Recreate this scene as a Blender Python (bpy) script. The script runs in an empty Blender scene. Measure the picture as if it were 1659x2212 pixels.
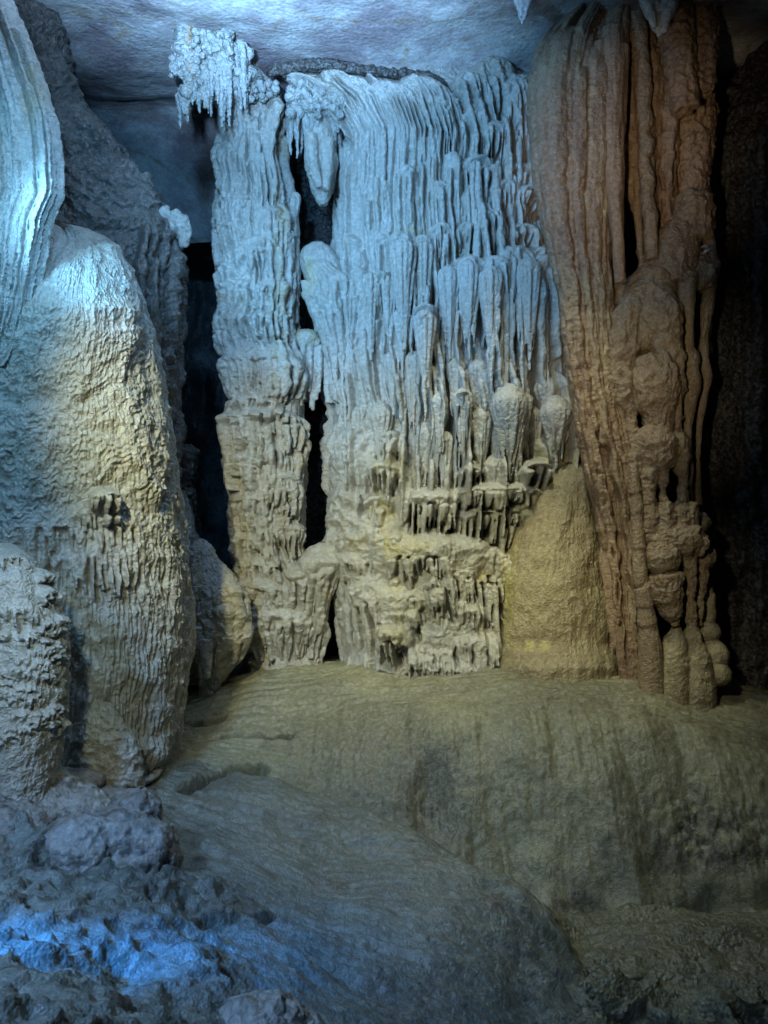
import bpy, math, random
import numpy as np
from mathutils import Vector

# ------------------------------------------------------------------ camera, world, lamps
random.seed(7); rng = np.random.RandomState(7)
SC = bpy.context.scene; COL = SC.collection
F = 1703.0; CX = 829.5; CY = 1106.0; CZ = 1.7          # picture plane of a 1659 x 2212 view
cam_d = bpy.data.cameras.new('camera'); cam = bpy.data.objects.new('camera', cam_d); COL.objects.link(cam)
cam.location = (0, 0, CZ); cam.rotation_euler = (math.radians(90), 0, 0)
cam_d.sensor_fit = 'VERTICAL'; cam_d.sensor_height = 36.0; cam_d.lens = 36.0*F/2212.0
cam_d.clip_start = 0.05; cam_d.clip_end = 200
SC.camera = cam
SC.view_settings.view_transform = 'Standard'; SC.view_settings.look = 'None'
SC.view_settings.exposure = 0; SC.view_settings.gamma = 1
W = bpy.data.worlds.new('World'); SC.world = W; W.use_nodes = True
W.node_tree.nodes['Background'].inputs[0].default_value = (0.10, 0.22, 0.40, 1)
W.node_tree.nodes['Background'].inputs[1].default_value = 0.012

def spot(name, loc, target, power, col, angle, blend=0.6, size=0.15):
    d = bpy.data.lights.new(name, 'SPOT'); d.energy = power; d.color = col
    d.spot_size = math.radians(angle); d.spot_blend = blend; d.shadow_soft_size = size
    o = bpy.data.objects.new(name, d); COL.objects.link(o); o.location = loc
    o.rotation_euler = (Vector(target)-Vector(loc)).to_track_quat('-Z', 'Y').to_euler()
    return o
spot('blue_top_floodlight', (-1.4, 4.0, 5.2), (-0.3, 9.5, 5.8), 700, (0.18, 0.52, 1.0), 84, 1.0, 0.12)
spot('blue_side_floodlight', (-2.7, 4.5, 3.6), (0.0, 9.0, 4.3), 600, (0.20, 0.56, 1.0), 62, 1.0, 0.10)
spot('blue_front_floodlight', (-1.8, 1.5, 3.2), (-0.5, 9.0, 3.8), 520, (0.42, 0.68, 1.0), 44, 1.0, 0.12)
spot('ceiling_floodlight', (-1.0, 2.0, 3.3), (-1.2, 8.5, 10.0), 9500, (0.32, 0.60, 1.0), 56, 1.0, 0.1)
spot('curtain_floodlight', (-1.2, 2.4, 3.4), (-2.5, 5.4, 3.9), 430, (0.18, 0.54, 1.0), 42, 1.0, 0.08)
spot('lobe_fill_light', (-1.5, 2.6, 2.4), (-2.55, 5.0, 0.9), 110, (0.30, 0.62, 1.0), 34, 1.0, 0.08)  # added spot that brightens the lower left lobe
spot('pale_floodlight', (-2.0, 2.4, 3.9), (-0.35, 8.8, 1.1), 1050, (1.0, 0.95, 0.50), 46, 1.0, 0.12)
spot('cascade_floodlight', (-2.5, 2.6, 4.5), (-2.7, 6.2, 2.8), 360, (0.24, 0.60, 1.0), 74, 1.0, 0.10)
spot('cascade_low_fill_light', (-1.4, 2.0, 2.6), (-2.3, 6.0, 0.3), 130, (1.0, 0.98, 0.52), 36, 1.0, 0.10)  # added fill, yellows the lower part of the cascade
spot('green_downlight', (0.9, 6.4, 6.1), (1.2, 7.7, -0.1), 580, (1.0, 0.98, 0.60), 60, 1.0, 0.15)
spot('mound_floodlight', (-0.4, 3.0, 4.4), (0.9, 7.0, -0.6), 110, (0.92, 1.0, 0.66), 60, 1.0, 0.15)
spot('warm_high_floodlight', (0.3, 2.8, 2.6), (2.45, 8.0, 5.2), 460, (1.0, 0.76, 0.50), 27, 1.0, 0.08)
spot('warm_mid_floodlight', (0.3, 2.8, 2.6), (2.50, 8.0, 3.0), 360, (1.0, 0.86, 0.58), 27, 1.0, 0.08)
spot('warm_low_floodlight', (0.0, 3.0, 3.2), (2.45, 8.0, 0.7), 360, (1.0, 0.90, 0.58), 30, 1.0, 0.08)
spot('dome_fill_light', (-0.6, 3.2, 3.0), (1.75, 8.3, 0.8), 300, (1.0, 0.92, 0.50), 22, 1.0, 0.08)  # spot added to lift the dim dome
spot('foreground_fill_light', (-2.6, 1.0, 3.4), (-1.9, 4.0, -0.2), 760, (0.27, 0.52, 1.0), 72, 1.0, 0.15)  # added fill, a blue ambient wash over the slope
spot('blue_streak_spot', (-2.4, 1.3, 2.3), (-1.66, 3.20, -0.12), 1500, (0.0, 0.24, 1.0), 13, 1.0, 0.04)  # fanned row of spots added to draw the fading blue streak
spot('blue_streak_spot', (-2.4, 1.3, 2.3), (-1.35, 3.40, -0.14), 900, (0.0, 0.24, 1.0), 12, 1.0, 0.04)
spot('blue_streak_spot', (-2.4, 1.3, 2.3), (-1.05, 3.65, -0.20), 520, (0.0, 0.24, 1.0), 12, 1.0, 0.04)
spot('blue_streak_spot', (-2.4, 1.3, 2.3), (-0.75, 3.90, -0.30), 260, (0.0, 0.24, 1.0), 13, 1.0, 0.04)
spot('gap_fill_light', (-0.4, 12.0, 1.5), (-2.6, 13.5, 3.0), 20, (0.06, 0.40, 0.8), 120, 1.0, 0.1)  # unseen lamp added behind the column for a navy glow

# ------------------------------------------------------------------ noise
_p = rng.permutation(256); _P = np.concatenate([_p, _p, _p]).astype(np.int32)
_g = rng.normal(size=(256, 3)); _g /= np.linalg.norm(_g, axis=1)[:, None]; _g = _g.astype(np.float32)
def pn(x, y, z):
    x = np.asarray(x, np.float32); y = np.asarray(y, np.float32); z = np.asarray(z, np.float32)
    x, y, z = np.broadcast_arrays(x, y, z)
    xi = np.floor(x).astype(np.int32); yi = np.floor(y).astype(np.int32); zi = np.floor(z).astype(np.int32)
    xf = x-xi; yf = y-yi; zf = z-zi
    u = xf*xf*xf*(xf*(xf*6-15)+10); v = yf*yf*yf*(yf*(yf*6-15)+10); w = zf*zf*zf*(zf*(zf*6-15)+10)
    r = 0
    for i in (0, 1):
        a = _P[(xi+i) & 255]; wu = u if i else 1-u
        for j in (0, 1):
            b = _P[a+((yi+j) & 255)]; wv = wu*(v if j else 1-v)
            for k in (0, 1):
                g = _g[_P[b+((zi+k) & 255)]]
                d = g[..., 0]*(xf-i)+g[..., 1]*(yf-j)+g[..., 2]*(zf-k)
                r = r+wv*(w if k else 1-w)*d
    return r*1.4
def fbm(x, y, z, o=4, rough=0.5):
    s = 0; a = 1
    for i in range(o):
        s = s+a*pn(x+i*17.3, y-i*9.1, z+i*4.7); x = x*2.03; y = y*2.03; z = z*2.03; a *= rough
    return s
def lump(x, y, z, o=3):          # rounded bumps with creases between them
    s = 0; a = 1
    for i in range(o):
        s = s+a*(0.5-np.abs(pn(x+i*5.3, y+i*2.2, z-i*8.1))*1.6); x = x*2.1; y = y*2.1; z = z*2.1; a *= 0.5
    return s
def sm(a, b, x):
    t = np.clip((x-a)/(b-a), 0, 1); return t*t*(3-2*t)

# ------------------------------------------------------------------ object helpers
def tag(o, label, cat, group=None):
    o['label'] = label; o['category'] = cat
    if group: o['group'] = group
    return o
def thing(name, label, cat, loc, group=None):
    o = bpy.data.objects.new(name, None); COL.objects.link(o); o.location = loc; o.empty_display_size = 0.2
    return tag(o, label, cat, group)
def link_mesh(name, V, quads, mat, parent=None, tris=None, attrs=None):
    V = np.asarray(V, np.float32); quads = np.asarray(quads, np.int32).reshape(-1, 4)
    nt = 0 if tris is None else len(tris)
    me = bpy.data.meshes.new(name); me.vertices.add(len(V))
    org = Vector((0, 0, 0)) if parent is None else parent.location
    me.vertices.foreach_set('co', (V-np.array(org, np.float32)).ravel())
    loops = quads.ravel()
    starts = np.arange(len(quads))*4
    if nt:
        tr = np.asarray(tris, np.int32); starts = np.concatenate([starts, len(loops)+np.arange(nt)*3]); loops = np.concatenate([loops, tr.ravel()])
    me.loops.add(len(loops)); me.loops.foreach_set('vertex_index', loops.astype(np.int32))
    me.polygons.add(len(starts)); me.polygons.foreach_set('loop_start', starts.astype(np.int32))
    me.update(calc_edges=True)
    me.polygons.foreach_set('use_smooth', np.ones(len(starts), bool))
    for k, a in (attrs or {}).items():
        at = me.attributes.new(k, 'FLOAT', 'POINT'); at.data.foreach_set('value', np.asarray(a, np.float32).ravel())
    me.materials.append(mat); me.validate(); me.update()
    o = bpy.data.objects.new(name, me); COL.objects.link(o)
    if parent is not None: o.parent = parent
    return o
def grid_quads(nr, nc, closed=False):
    i = np.arange(nr-1)[:, None]; j = np.arange(nc if closed else nc-1)[None, :]
    j2 = (j+1) % nc
    return np.stack([i*nc+j, i*nc+j2, (i+1)*nc+j2, (i+1)*nc+j], -1).reshape(-1, 4)
def P(px, py, Y): return np.array([(px-CX)/F*Y, Y, CZ+(CY-py)/F*Y])

# ------------------------------------------------------------------ materials
def rock(name, c1, c2, c3, stain=(0.45, 0.30, 0.12), scale=1.6, streak=0.5, bump=0.5, grain=70, rough=0.55, spec=0.55, glint=False, bscale=1.0):
    m = bpy.data.materials.new(name); m.use_nodes = True; nt = m.node_tree; N = nt.nodes; L = nt.links
    b = N['Principled BSDF']
    tc = N.new('ShaderNodeTexCoord')
    def noise(s, det=6, vec=None, ro=0.55, dist=0.0):
        n = N.new('ShaderNodeTexNoise'); n.inputs['Scale'].default_value = s; n.inputs['Detail'].default_value = det
        n.inputs['Roughness'].default_value = ro; n.inputs['Distortion'].default_value = dist
        L.new(vec if vec is not None else tc.outputs['Object'], n.inputs['Vector']); return n.outputs['Fac']
    def ramp(f, a, bb):
        r = N.new('ShaderNodeMapRange'); r.inputs[1].default_value = a; r.inputs[2].default_value = bb; r.interpolation_type = 'SMOOTHSTEP'
        L.new(f, r.inputs[0]); return r.outputs[0]
    def mix(f, A, B, mode='MIX'):
        x = N.new('ShaderNodeMix'); x.data_type = 'RGBA'; x.blend_type = mode
        if isinstance(f, float): x.inputs[0].default_value = f
        else: L.new(f, x.inputs[0])
        for s, v in ((6, A), (7, B)):
            if isinstance(v, tuple): x.inputs[s].default_value = (*v, 1)
            else: L.new(v, x.inputs[s])
        return x.outputs[2]
    def math_(op, a, v):
        x = N.new('ShaderNodeMath'); x.operation = op; L.new(a, x.inputs[0])
        if isinstance(v, float): x.inputs[1].default_value = v
        else: L.new(v, x.inputs[1])
        return x.outputs[0]
    mp = N.new('ShaderNodeMapping'); mp.inputs['Scale'].default_value = (7, 7, 0.7); L.new(tc.outputs['Object'], mp.inputs['Vector'])
    col = mix(ramp(noise(scale, 7, ro=0.6), 0.38, 0.62), c1, c2)
    col = mix(math_('MULTIPLY', ramp(noise(scale, 6, mp.outputs[0], 0.6), 0.50, 0.72), float(streak)), col, c3)
    at = N.new('ShaderNodeAttribute'); at.attribute_name = 'stain'
    sf = math_('MULTIPLY', at.outputs['Fac'], ramp(noise(5, 5, ro=0.65), 0.30, 0.60))
    sf = math_('MULTIPLY', sf, ramp(noise(1.3, 4, mp.outputs[0], 0.6), 0.36, 0.56))
    col = mix(sf, col, stain)
    col = mix(ramp(noise(26, 4, ro=0.7), 0.35, 0.75), mix(0.25, col, (0.0, 0.0, 0.0)), mix(0.10, col, (1.0, 1.0, 1.0)))
    L.new(col, b.inputs['Base Color'])
    b.inputs['Specular IOR Level'].default_value = spec
    rr = N.new('ShaderNodeMapRange'); rr.inputs[3].default_value = rough-0.34; rr.inputs[4].default_value = rough+0.14
    L.new(noise(9, 2), rr.inputs[0]); L.new(rr.outputs[0], b.inputs['Roughness'])
    v = N.new('ShaderNodeTexVoronoi'); v.inputs['Scale'].default_value = grain*bscale; v.feature = 'F1'
    L.new(tc.outputs['Object'], v.inputs['Vector'])
    h = math_('ADD', math_('MULTIPLY', noise(grain*0.45*bscale, 3, ro=0.62), 1.4), math_('MULTIPLY', v.outputs['Distance'], -0.6))
    bp = N.new('ShaderNodeBump'); bp.inputs['Strength'].default_value = bump; bp.inputs['Distance'].default_value = 0.02
    L.new(h, bp.inputs['Height']); L.new(bp.outputs['Normal'], b.inputs['Normal'])
    if glint:
        g = N.new('ShaderNodeTexVoronoi'); g.inputs['Scale'].default_value = 55; L.new(tc.outputs['Object'], g.inputs['Vector'])
        sx = N.new('ShaderNodeSeparateColor'); L.new(g.outputs['Color'], sx.inputs[0])
        k = math_('MULTIPLY', math_('GREATER_THAN', sx.outputs[0], 0.93), math_('LESS_THAN', g.outputs['Distance'], 0.22))
        # tiny calcite facets: glossy, tilted each its own way, glints painted near-white
        n2 = N.new('ShaderNodeMix'); n2.data_type = 'VECTOR'; L.new(k, n2.inputs[0]); L.new(bp.outputs['Normal'], n2.inputs[4])
        vm = N.new('ShaderNodeVectorMath'); vm.operation = 'MULTIPLY_ADD'; L.new(g.outputs['Color'], vm.inputs[0])
        vm.inputs[1].default_value = (1.4, 1.4, 1.4); vm.inputs[2].default_value = (-0.9, -1.6, -0.5)
        vn = N.new('ShaderNodeVectorMath'); vn.operation = 'NORMALIZE'; L.new(vm.outputs[0], vn.inputs[0])
        L.new(vn.outputs[0], n2.inputs[5]); L.new(n2.outputs[1], b.inputs['Normal'])
        L.new(mix(k, col, (0.9, 0.85, 0.75)), b.inputs['Base Color'])
        mm = N.new('ShaderNodeMix'); L.new(k, mm.inputs[0]); L.new(rr.outputs[0], mm.inputs[2]); mm.inputs[3].default_value = 0.25
        L.new(mm.outputs[0], b.inputs['Roughness'])
    return m
M = {}
M['wall'] = rock('pale_flowstone', (0.46, 0.44, 0.38), (0.54, 0.52, 0.47), (0.38, 0.30, 0.20), (0.52, 0.45, 0.22), bump=0.55)
M['column'] = rock('pale_column_stone', (0.46, 0.43, 0.37), (0.54, 0.52, 0.46), (0.42, 0.32, 0.22), (0.46, 0.34, 0.15), bump=0.6)
M['crust'] = rock('white_crust', (0.33, 0.34, 0.31), (0.45, 0.46, 0.43), (0.42, 0.38, 0.30), (0.55, 0.30, 0.10), bump=0.9, grain=45)
M['cascade'] = rock('cascade_flowstone', (0.42, 0.40, 0.32), (0.50, 0.48, 0.42), (0.34, 0.26, 0.16), (0.16, 0.11, 0.06), streak=0.35, bump=0.5)
M['rockwall'] = rock('brown_rock', (0.085, 0.072, 0.06), (0.13, 0.105, 0.085), (0.10, 0.07, 0.05), streak=0.5, bump=0.8, grain=50)
M['drape'] = rock('brown_drape', (0.14, 0.115, 0.095), (0.19, 0.155, 0.13), (0.11, 0.08, 0.06), bump=0.4)
M['brown'] = rock('brown_flowstone', (0.25, 0.155, 0.085), (0.34, 0.23, 0.13), (0.14, 0.072, 0.036), (0.50, 0.42, 0.26), streak=0.8, bump=0.55, grain=90, glint=True)
M['bulb'] = rock('tan_flowstone', (0.26, 0.18, 0.10), (0.34, 0.25, 0.145), (0.18, 0.105, 0.055), (0.42, 0.34, 0.18), streak=0.5, bump=0.75, grain=80, glint=True)
M['dome'] = rock('olive_flowstone', (0.29, 0.235, 0.13), (0.36, 0.30, 0.17), (0.22, 0.15, 0.08), (0.50, 0.44, 0.15), streak=0.4, bump=0.7, grain=80)
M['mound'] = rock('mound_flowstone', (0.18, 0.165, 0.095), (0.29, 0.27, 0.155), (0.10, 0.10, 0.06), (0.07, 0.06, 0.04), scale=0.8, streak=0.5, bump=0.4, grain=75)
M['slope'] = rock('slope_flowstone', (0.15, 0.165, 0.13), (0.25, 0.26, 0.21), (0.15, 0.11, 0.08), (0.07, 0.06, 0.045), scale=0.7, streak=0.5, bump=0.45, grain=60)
M['boulder'] = rock('pitted_boulder_stone', (0.30, 0.26, 0.21), (0.42, 0.41, 0.37), (0.26, 0.16, 0.10), (0.10, 0.09, 0.075), scale=3, streak=0.5, bump=0.6, grain=40)
M['floor'] = rock('floor_stone', (0.09, 0.09, 0.05), (0.14, 0.135, 0.08), (0.05, 0.045, 0.03), (0.20, 0.20, 0.12), scale=2, streak=0.4, bump=0.9, grain=35)
M['ceiling'] = rock('ceiling_limestone', (0.36, 0.30, 0.32), (0.74, 0.74, 0.72), (0.40, 0.28, 0.27), (0.40, 0.27, 0.12), scale=0.9, streak=0.5, bump=0.45, grain=22)
M['unlit'] = rock('shade_black_rock', (0.012, 0.011, 0.010), (0.020, 0.018, 0.016), (0.01, 0.01, 0.01), bump=0.8, grain=25, spec=0.15)  # near-black colour carries the shade of the gap and right edge
M['rim_shade'] = rock('rim_shadow_brown', (0.035, 0.026, 0.02), (0.06, 0.045, 0.035), (0.03, 0.02, 0.015), bump=1.0, grain=30)  # dark brown painted in for the shaded gap under the ceiling
M['dark'] = rock('dark_limestone', (0.06, 0.065, 0.065), (0.09, 0.095, 0.095), (0.05, 0.05, 0.05), bump=0.7, grain=25)

# ------------------------------------------------------------------ flowstone: a closed body round a traced outline, dripped over
class Flow:
    """rows: (py, left px, right px) measured at distance Y; the body is a closed ring of sections."""
    def __init__(s, rows, Y, ratio=0.7, n=2.3, step=1.6, depth=None, back=1.0, lean=0.0):
        s.Y = Y; s.k = Y/F; s.rows = rows; s.lean = lean
        r = np.array(rows, float)
        s.y = np.arange(r[0, 0], r[-1, 0]+step, step)
        def it(c):
            v = np.interp(s.y, r[:, 0], c); w = max(3, int(14/step)); ke = np.hanning(w+2); ke /= ke.sum()
            return np.convolve(np.pad(v, (w, w), 'edge'), ke, 'same')[w:-w]
        L = it(r[:, 1]); R = it(r[:, 2])
        s.cx = (L+R)/2; s.hw = np.maximum((R-L)/2, 1.0); s.dr = s.hw*ratio if depth is None else np.minimum(depth, s.hw*1.2)
        s.back = back
        mh = s.hw.mean(); md = s.dr.mean()
        th = np.linspace(-math.pi/2, math.pi/2, 2001)
        sx = np.sign(np.sin(th))*np.abs(np.sin(th))**(2/n); sy = np.abs(np.cos(th))**(2/n)
        arc = np.concatenate([[0], np.cumsum(np.hypot(np.diff(sx)*mh, np.diff(sy)*md))]); s.L = arc[-1]; arc = arc-s.L/2
        s.nu = int(s.L/step)+2; s.u = np.linspace(-s.L/2, s.L/2, s.nu)
        s.sx = np.interp(s.u, arc, sx); s.sy = np.interp(s.u, arc, sy)
        s.tab = (sx, arc)
        s.step = step; s.H = np.zeros((len(s.y), s.nu)); s.S = np.zeros_like(s.H)
        s.du = s.u[1]-s.u[0]
        s.UU, s.YY = np.meshgrid(s.u, s.y)
        s.XX = s.cx[:, None]+s.hw[:, None]*s.sx[None, :]          # picture x of every grid point
    def x2u(s, x, y):
        c = np.interp(y, s.y, s.cx); h = np.interp(y, s.y, s.hw)
        return float(np.interp((x-c)/h, s.tab[0], s.tab[1]))
    def win(s, u0, u1, y0, y1):
        i0 = max(0, int((y0-s.y[0])/s.step)); i1 = min(len(s.y), int((y1-s.y[0])/s.step)+2)
        j0 = max(0, int((u0-s.u[0])/s.du)); j1 = min(s.nu, int((u1-s.u[0])/s.du)+2)
        return i0, i1, j0, j1
    def drip(s, x, y0, y1, r, pt, pm, pe, tip=0.4, ts=0.2, dx=0, asp=1.0, u=None, sway=None, bead=0.0):
        if u is None: u = s.x2u(x, y0)
        i0, i1, j0, j1 = s.win(u-r*1.8-abs(dx), u+r*1.8+abs(dx), y0, y1)
        if i1-i0 < 2 or j1-j0 < 1: return
        y = s.y[i0:i1][:, None]; t = np.clip((y-y0)/(y1-y0), 0, 1)
        sway = r*0.35 if sway is None else sway
        ph = random.random()*6.28; nf = (y1-y0)/random.uniform(50, 110)
        cen = u+dx*t**1.3+sway*np.sin(6.283*t*nf+ph)*t
        rr = r*(1-(1-tip)*t**1.4)
        rr = rr*(1+bead*np.sin(6.283*t*nf*1.7+ph*2))*(1+0.04*np.sin(t*nf*23+ph))
        q = np.clip((y-y0)/max(r, 1), 0, 1); rr = rr*np.sqrt(np.clip(1-(1-q)**2, 0, 1))
        q = np.clip((y1-y)/max(r*tip*2, 1), 0, 1); rr = rr*np.sqrt(np.clip(1-(1-q)**2, 0, 1))+1e-3
        p = np.where(t < ts, pt+(pm-pt)*np.sin(1.5708*np.clip(t/ts, 0, 1)), pm+(pe-pm)*np.clip((t-ts)/(1-ts), 0, 1)**1.4)
        d = (s.u[j0:j1][None, :]-cen)/rr
        hh = np.where(np.abs(d) < 1, p+rr*asp*np.sqrt(np.clip(1-d*d, 0, 1)), -99)
        s.H[i0:i1, j0:j1] = np.maximum(s.H[i0:i1, j0:j1], hh)
    def cap(s, x, y, hw, ln, b, sp=7.0, conv=0.0, base=0.0, arch=0.35, vary=0.5, body=0.55, tip=0.4, bead=0.1, rs=0.52):
        """a rounded shoulder with drips hanging from it"""
        u = s.x2u(x, y+hw*0.3)
        i0, i1, j0, j1 = s.win(u-hw, u+hw, y, y+ln)
        if i1-i0 < 3 or j1-j0 < 2: return
        X = (s.UU[i0:i1, j0:j1]-u)/hw; yt = y+hw*arch*(1-np.sqrt(np.clip(1-X*X, 0, 1)))*1.6
        wob = pn(s.UU[i0:i1, j0:j1]/16, s.YY[i0:i1, j0:j1]/30, y*0.13)
        yt = yt+wob*5
        t = (s.YY[i0:i1, j0:j1]-yt)/ln
        ts = min(0.45, hw*0.5/ln)
        prof = np.where(t < ts, np.sin(1.5708*np.clip(t/ts, 0, 1)), 1-np.clip((t-ts)/(body-ts+1e-6), 0, 1)**1.3)
        hh = base+b*prof*np.clip(1-np.abs(X)**3, 0, 1)**0.5*(1+0.08*wob)
        hh = np.where((t > 0) & (t < body), hh, -99)
        s.H[i0:i1, j0:j1] = np.maximum(s.H[i0:i1, j0:j1], hh)
        Xj = -0.98+random.uniform(0.2, 0.8)*sp/hw
        while Xj < 0.98:
            g = random.choice((0.55, 0.7, 0.85, 1.0, 1.3, 1.7)); r = sp*rs*g*random.uniform(0.75, 1.0)
            y0 = y+hw*arch*(1-math.sqrt(1-min(0.99, Xj*Xj)))*1.6+random.uniform(0, 0.22)*ln
            l = ln*(1-vary*random.random())*(1-0.25*abs(Xj))
            e = b*math.sqrt(max(0, 1-abs(Xj)**3))
            s.drip(0, y0, y0+l, r, base, base+e*random.uniform(0.88, 1.1), base+e*random.uniform(0.25, 0.8), tip*random.uniform(0.6, 1.6),
                   min(0.6, hw*0.55/l), dx=-Xj*hw*conv*random.uniform(0.7, 1.1), u=u+Xj*hw, bead=bead, asp=1.2)
            Xj += g*sp/hw
    def at(s, x, y):
        i = min(len(s.y)-1, max(0, int((y-s.y[0])/s.step))); j = min(s.nu-1, max(0, int((s.x2u(x, y)-s.u[0])/s.du)))
        return float(s.H[i, j])
    def recess(s, x, hw, y0, y1, depth, sp=9, r=(2.2, 6.0), wide=0.0, cut=0.55):
        """a hollow under a shelf, with drips running down across it"""
        depth = depth*0.75; lev = s.at(x, y0-4); u = s.x2u(x, y0)
        i0, i1, j0, j1 = s.win(u-hw*1.2, u+hw*1.2, y0-8, y1+10)
        U = s.UU[i0:i1, j0:j1]; Y = s.YY[i0:i1, j0:j1]
        wv = 0.5*(y1-y0)*pn(U/13, y0*0.37, 1.5); wb = 0.5*(y1-y0)*pn(U/17, y0*0.21, 7.5)
        m = sm(-3, 4, Y-y0-wv)*sm(6, -(y1-y0)*0.25, Y-y1-wb)*sm(1.05, 0.85, np.abs(U-u)/hw)
        s.H[i0:i1, j0:j1] -= depth*m
        x_ = -hw
        while x_ < hw:
            g = random.uniform(0.5, 1.6); rr = random.uniform(*r)*(0.6+0.5*g)
            y0_ = y0-random.uniform(2, 12); full = random.random() > cut; l = (y1-y0)*(1.15 if full else random.uniform(0.35, 0.85))+12
            a = s.H[max(0, min(len(s.y)-1, int((y0_-4-s.y[0])/s.step))), max(0, min(s.nu-1, int((u+x_-s.u[0])/s.du)))]
            s.drip(0, y0_, y0_+l, rr, a-3, a-random.uniform(0, 2), a-random.uniform(2, depth*0.5), 0.75 if full else 0.25, 0.15, u=u+x_, bead=0.12, asp=0.9, dx=random.uniform(-3, 3))
            x_ += g*sp
    def slot(s, x, y0, y1, wd, depth, dx=0):
        u = s.x2u(x, y0); i0, i1, j0, j1 = s.win(u-wd*2-abs(dx), u+wd*2+abs(dx), y0, y1)
        t = (s.YY[i0:i1, j0:j1]-y0)/(y1-y0); ww = wd*np.sqrt(np.clip(np.sin(np.clip(t, 0, 1)*3.1416), 0, 1))*(0.5+t)+1e-3
        d = np.abs(s.UU[i0:i1, j0:j1]-u-dx*t-wd*0.4*np.sin(t*9+x))/ww
        s.H[i0:i1, j0:j1] -= depth*np.clip(1.15-d, 0, 1)**0.6*(t > 0)*(t < 1)
    def fill(s, n, x0, x1, y0, y1, r=(3, 7), ln=(60, 220), p=(2, 18), rel=True, tip=0.5, bead=0.15):
        for _ in range(n):
            x = random.uniform(x0, x1); y = random.uniform(y0, y1); l = random.uniform(*ln); rr = random.uniform(*r)
            u = s.x2u(x, y); 
            i = min(len(s.y)-1, max(0, int((y+l*0.4-s.y[0])/s.step))); j = min(s.nu-1, max(0, int((u-s.u[0])/s.du)))
            b = s.H[i, j] if rel else 0
            q = random.uniform(*p)
            s.drip(0, y, y+l, rr, b*0.7, b*0.7+q, b*0.6+q*0.5, tip, 0.2, u=u, bead=bead)
    def blur(s, n=1):
        for _ in range(n):
            H = np.pad(s.H, 1, 'edge')
            s.H = (H[1:-1, 1:-1]*2+H[:-2, 1:-1]+H[2:, 1:-1]+H[1:-1, :-2]+H[1:-1, 2:])/6
    def stain(s, x, y, rx, ry, v=1.0):
        d = ((s.XX-x)/rx)**2+((s.YY-y)/ry)**2
        s.S = np.maximum(s.S, v*np.clip(1.3-d, 0, 1))
    def scales(s, per=14, A=5, cell=26, seed=0, warp=14):
        w = fbm(s.UU/60+seed, s.YY/70, 3.3+seed, 3)*warp*2+pn(s.UU/cell, s.YY/(cell*1.6), 8.1+seed)*warp
        v = (s.YY+w)/per+2.2*pn(s.UU/(cell*0.8), s.YY/(cell*4), 1.7+seed)
        f = v-np.floor(v)
        return A*(np.where(f < 0.80, (f/0.80)**1.2, (1-(f-0.80)/0.20)))
    def build(s, name, mat, parent=None, lumps=((22, 2.0), ), rough=((9, 1.2), (4, 0.5)), caps=True, edge=True, yshift=None):
        k = s.k; ny = len(s.y)
        nb = max(10, s.nu//12); th = np.linspace(0, math.pi, nb+2)[1:-1]
        bx = np.cos(th); by = -np.sin(th)*s.back                       # the plain back, from right to left
        SX = np.concatenate([s.sx, bx]); SY = np.concatenate([s.sy, by])
        X = s.cx[:, None]+s.hw[:, None]*SX[None, :]; D = s.dr[:, None]*SY[None, :]
        Z = np.repeat(s.y[:, None], X.shape[1], 1)
        H = s.H.copy()
        wy = s.Y-D*k; q = np.minimum(wy, s.Y)/F; wx = (X-CX)*q; wz = CZ+(CY-Z)*q
        if yshift is not None: wy = wy+yshift(X, Z)
        tx = np.roll(wx, -1, 1)-np.roll(wx, 1, 1); ty = np.roll(wy, -1, 1)-np.roll(wy, 1, 1)
        ln = np.hypot(tx, ty)+1e-9; nx = ty/ln; nyy = -tx/ln
        nf = s.nu
        hb = H[:, -1][:, None]*(1-th/math.pi)[None, :]+H[:, 0][:, None]*(th/math.pi)[None, :]
        H = np.concatenate([H, hb], 1)
        # soften the outline direction a little where it folds
        px = wx/k; py_ = wy/k; pz = wz/k
        for (sc, a) in lumps: H = H+a*lump(px/sc, py_/sc, pz/(sc*1.25), 2)
        for (sc, a) in rough: H = H+a*fbm(px/sc, py_/sc, pz/sc, 2)
        ke = np.hanning(41); ke /= ke.sum(); m = max(2, int(nf*0.07))
        eL = np.convolve(np.pad(s.H[:, :m].mean(1), 20, 'edge'), ke, 'valid'); eR = np.convolve(np.pad(s.H[:, -m:].mean(1), 20, 'edge'), ke, 'valid')
        E = np.where(nx < 0, eL[:, None], eR[:, None])                # the traced outline already holds the mean relief at its edges
        wx = wx+nx*(H-np.abs(nx)*E)*k; wy = wy+nyy*H*k
        V = np.stack([wx, wy, wz], -1).reshape(-1, 3)
        nc = X.shape[1]; Q = grid_quads(ny, nc, True)[:, ::-1]
        S = np.concatenate([s.S, np.zeros((ny, nb))], 1).ravel()
        tris = None
        if caps:
            c0 = len(V); V = np.vstack([V, V[:nc].mean(0)+[0, 0, 0.3*k*s.hw[0]], V[(ny-1)*nc:ny*nc].mean(0)])
            j = np.arange(nc); tris = np.concatenate([np.stack([np.full(nc, c0), j, (j+1) % nc], 1)[:, ::-1],
                np.stack([np.full(nc, c0+1), (ny-1)*nc+(j+1) % nc, (ny-1)*nc+j], 1)[:, ::-1]])
            S = np.concatenate([S, [0, 0]])
        return link_mesh(name, V, Q, mat, parent, tris, {'stain': S})

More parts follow.
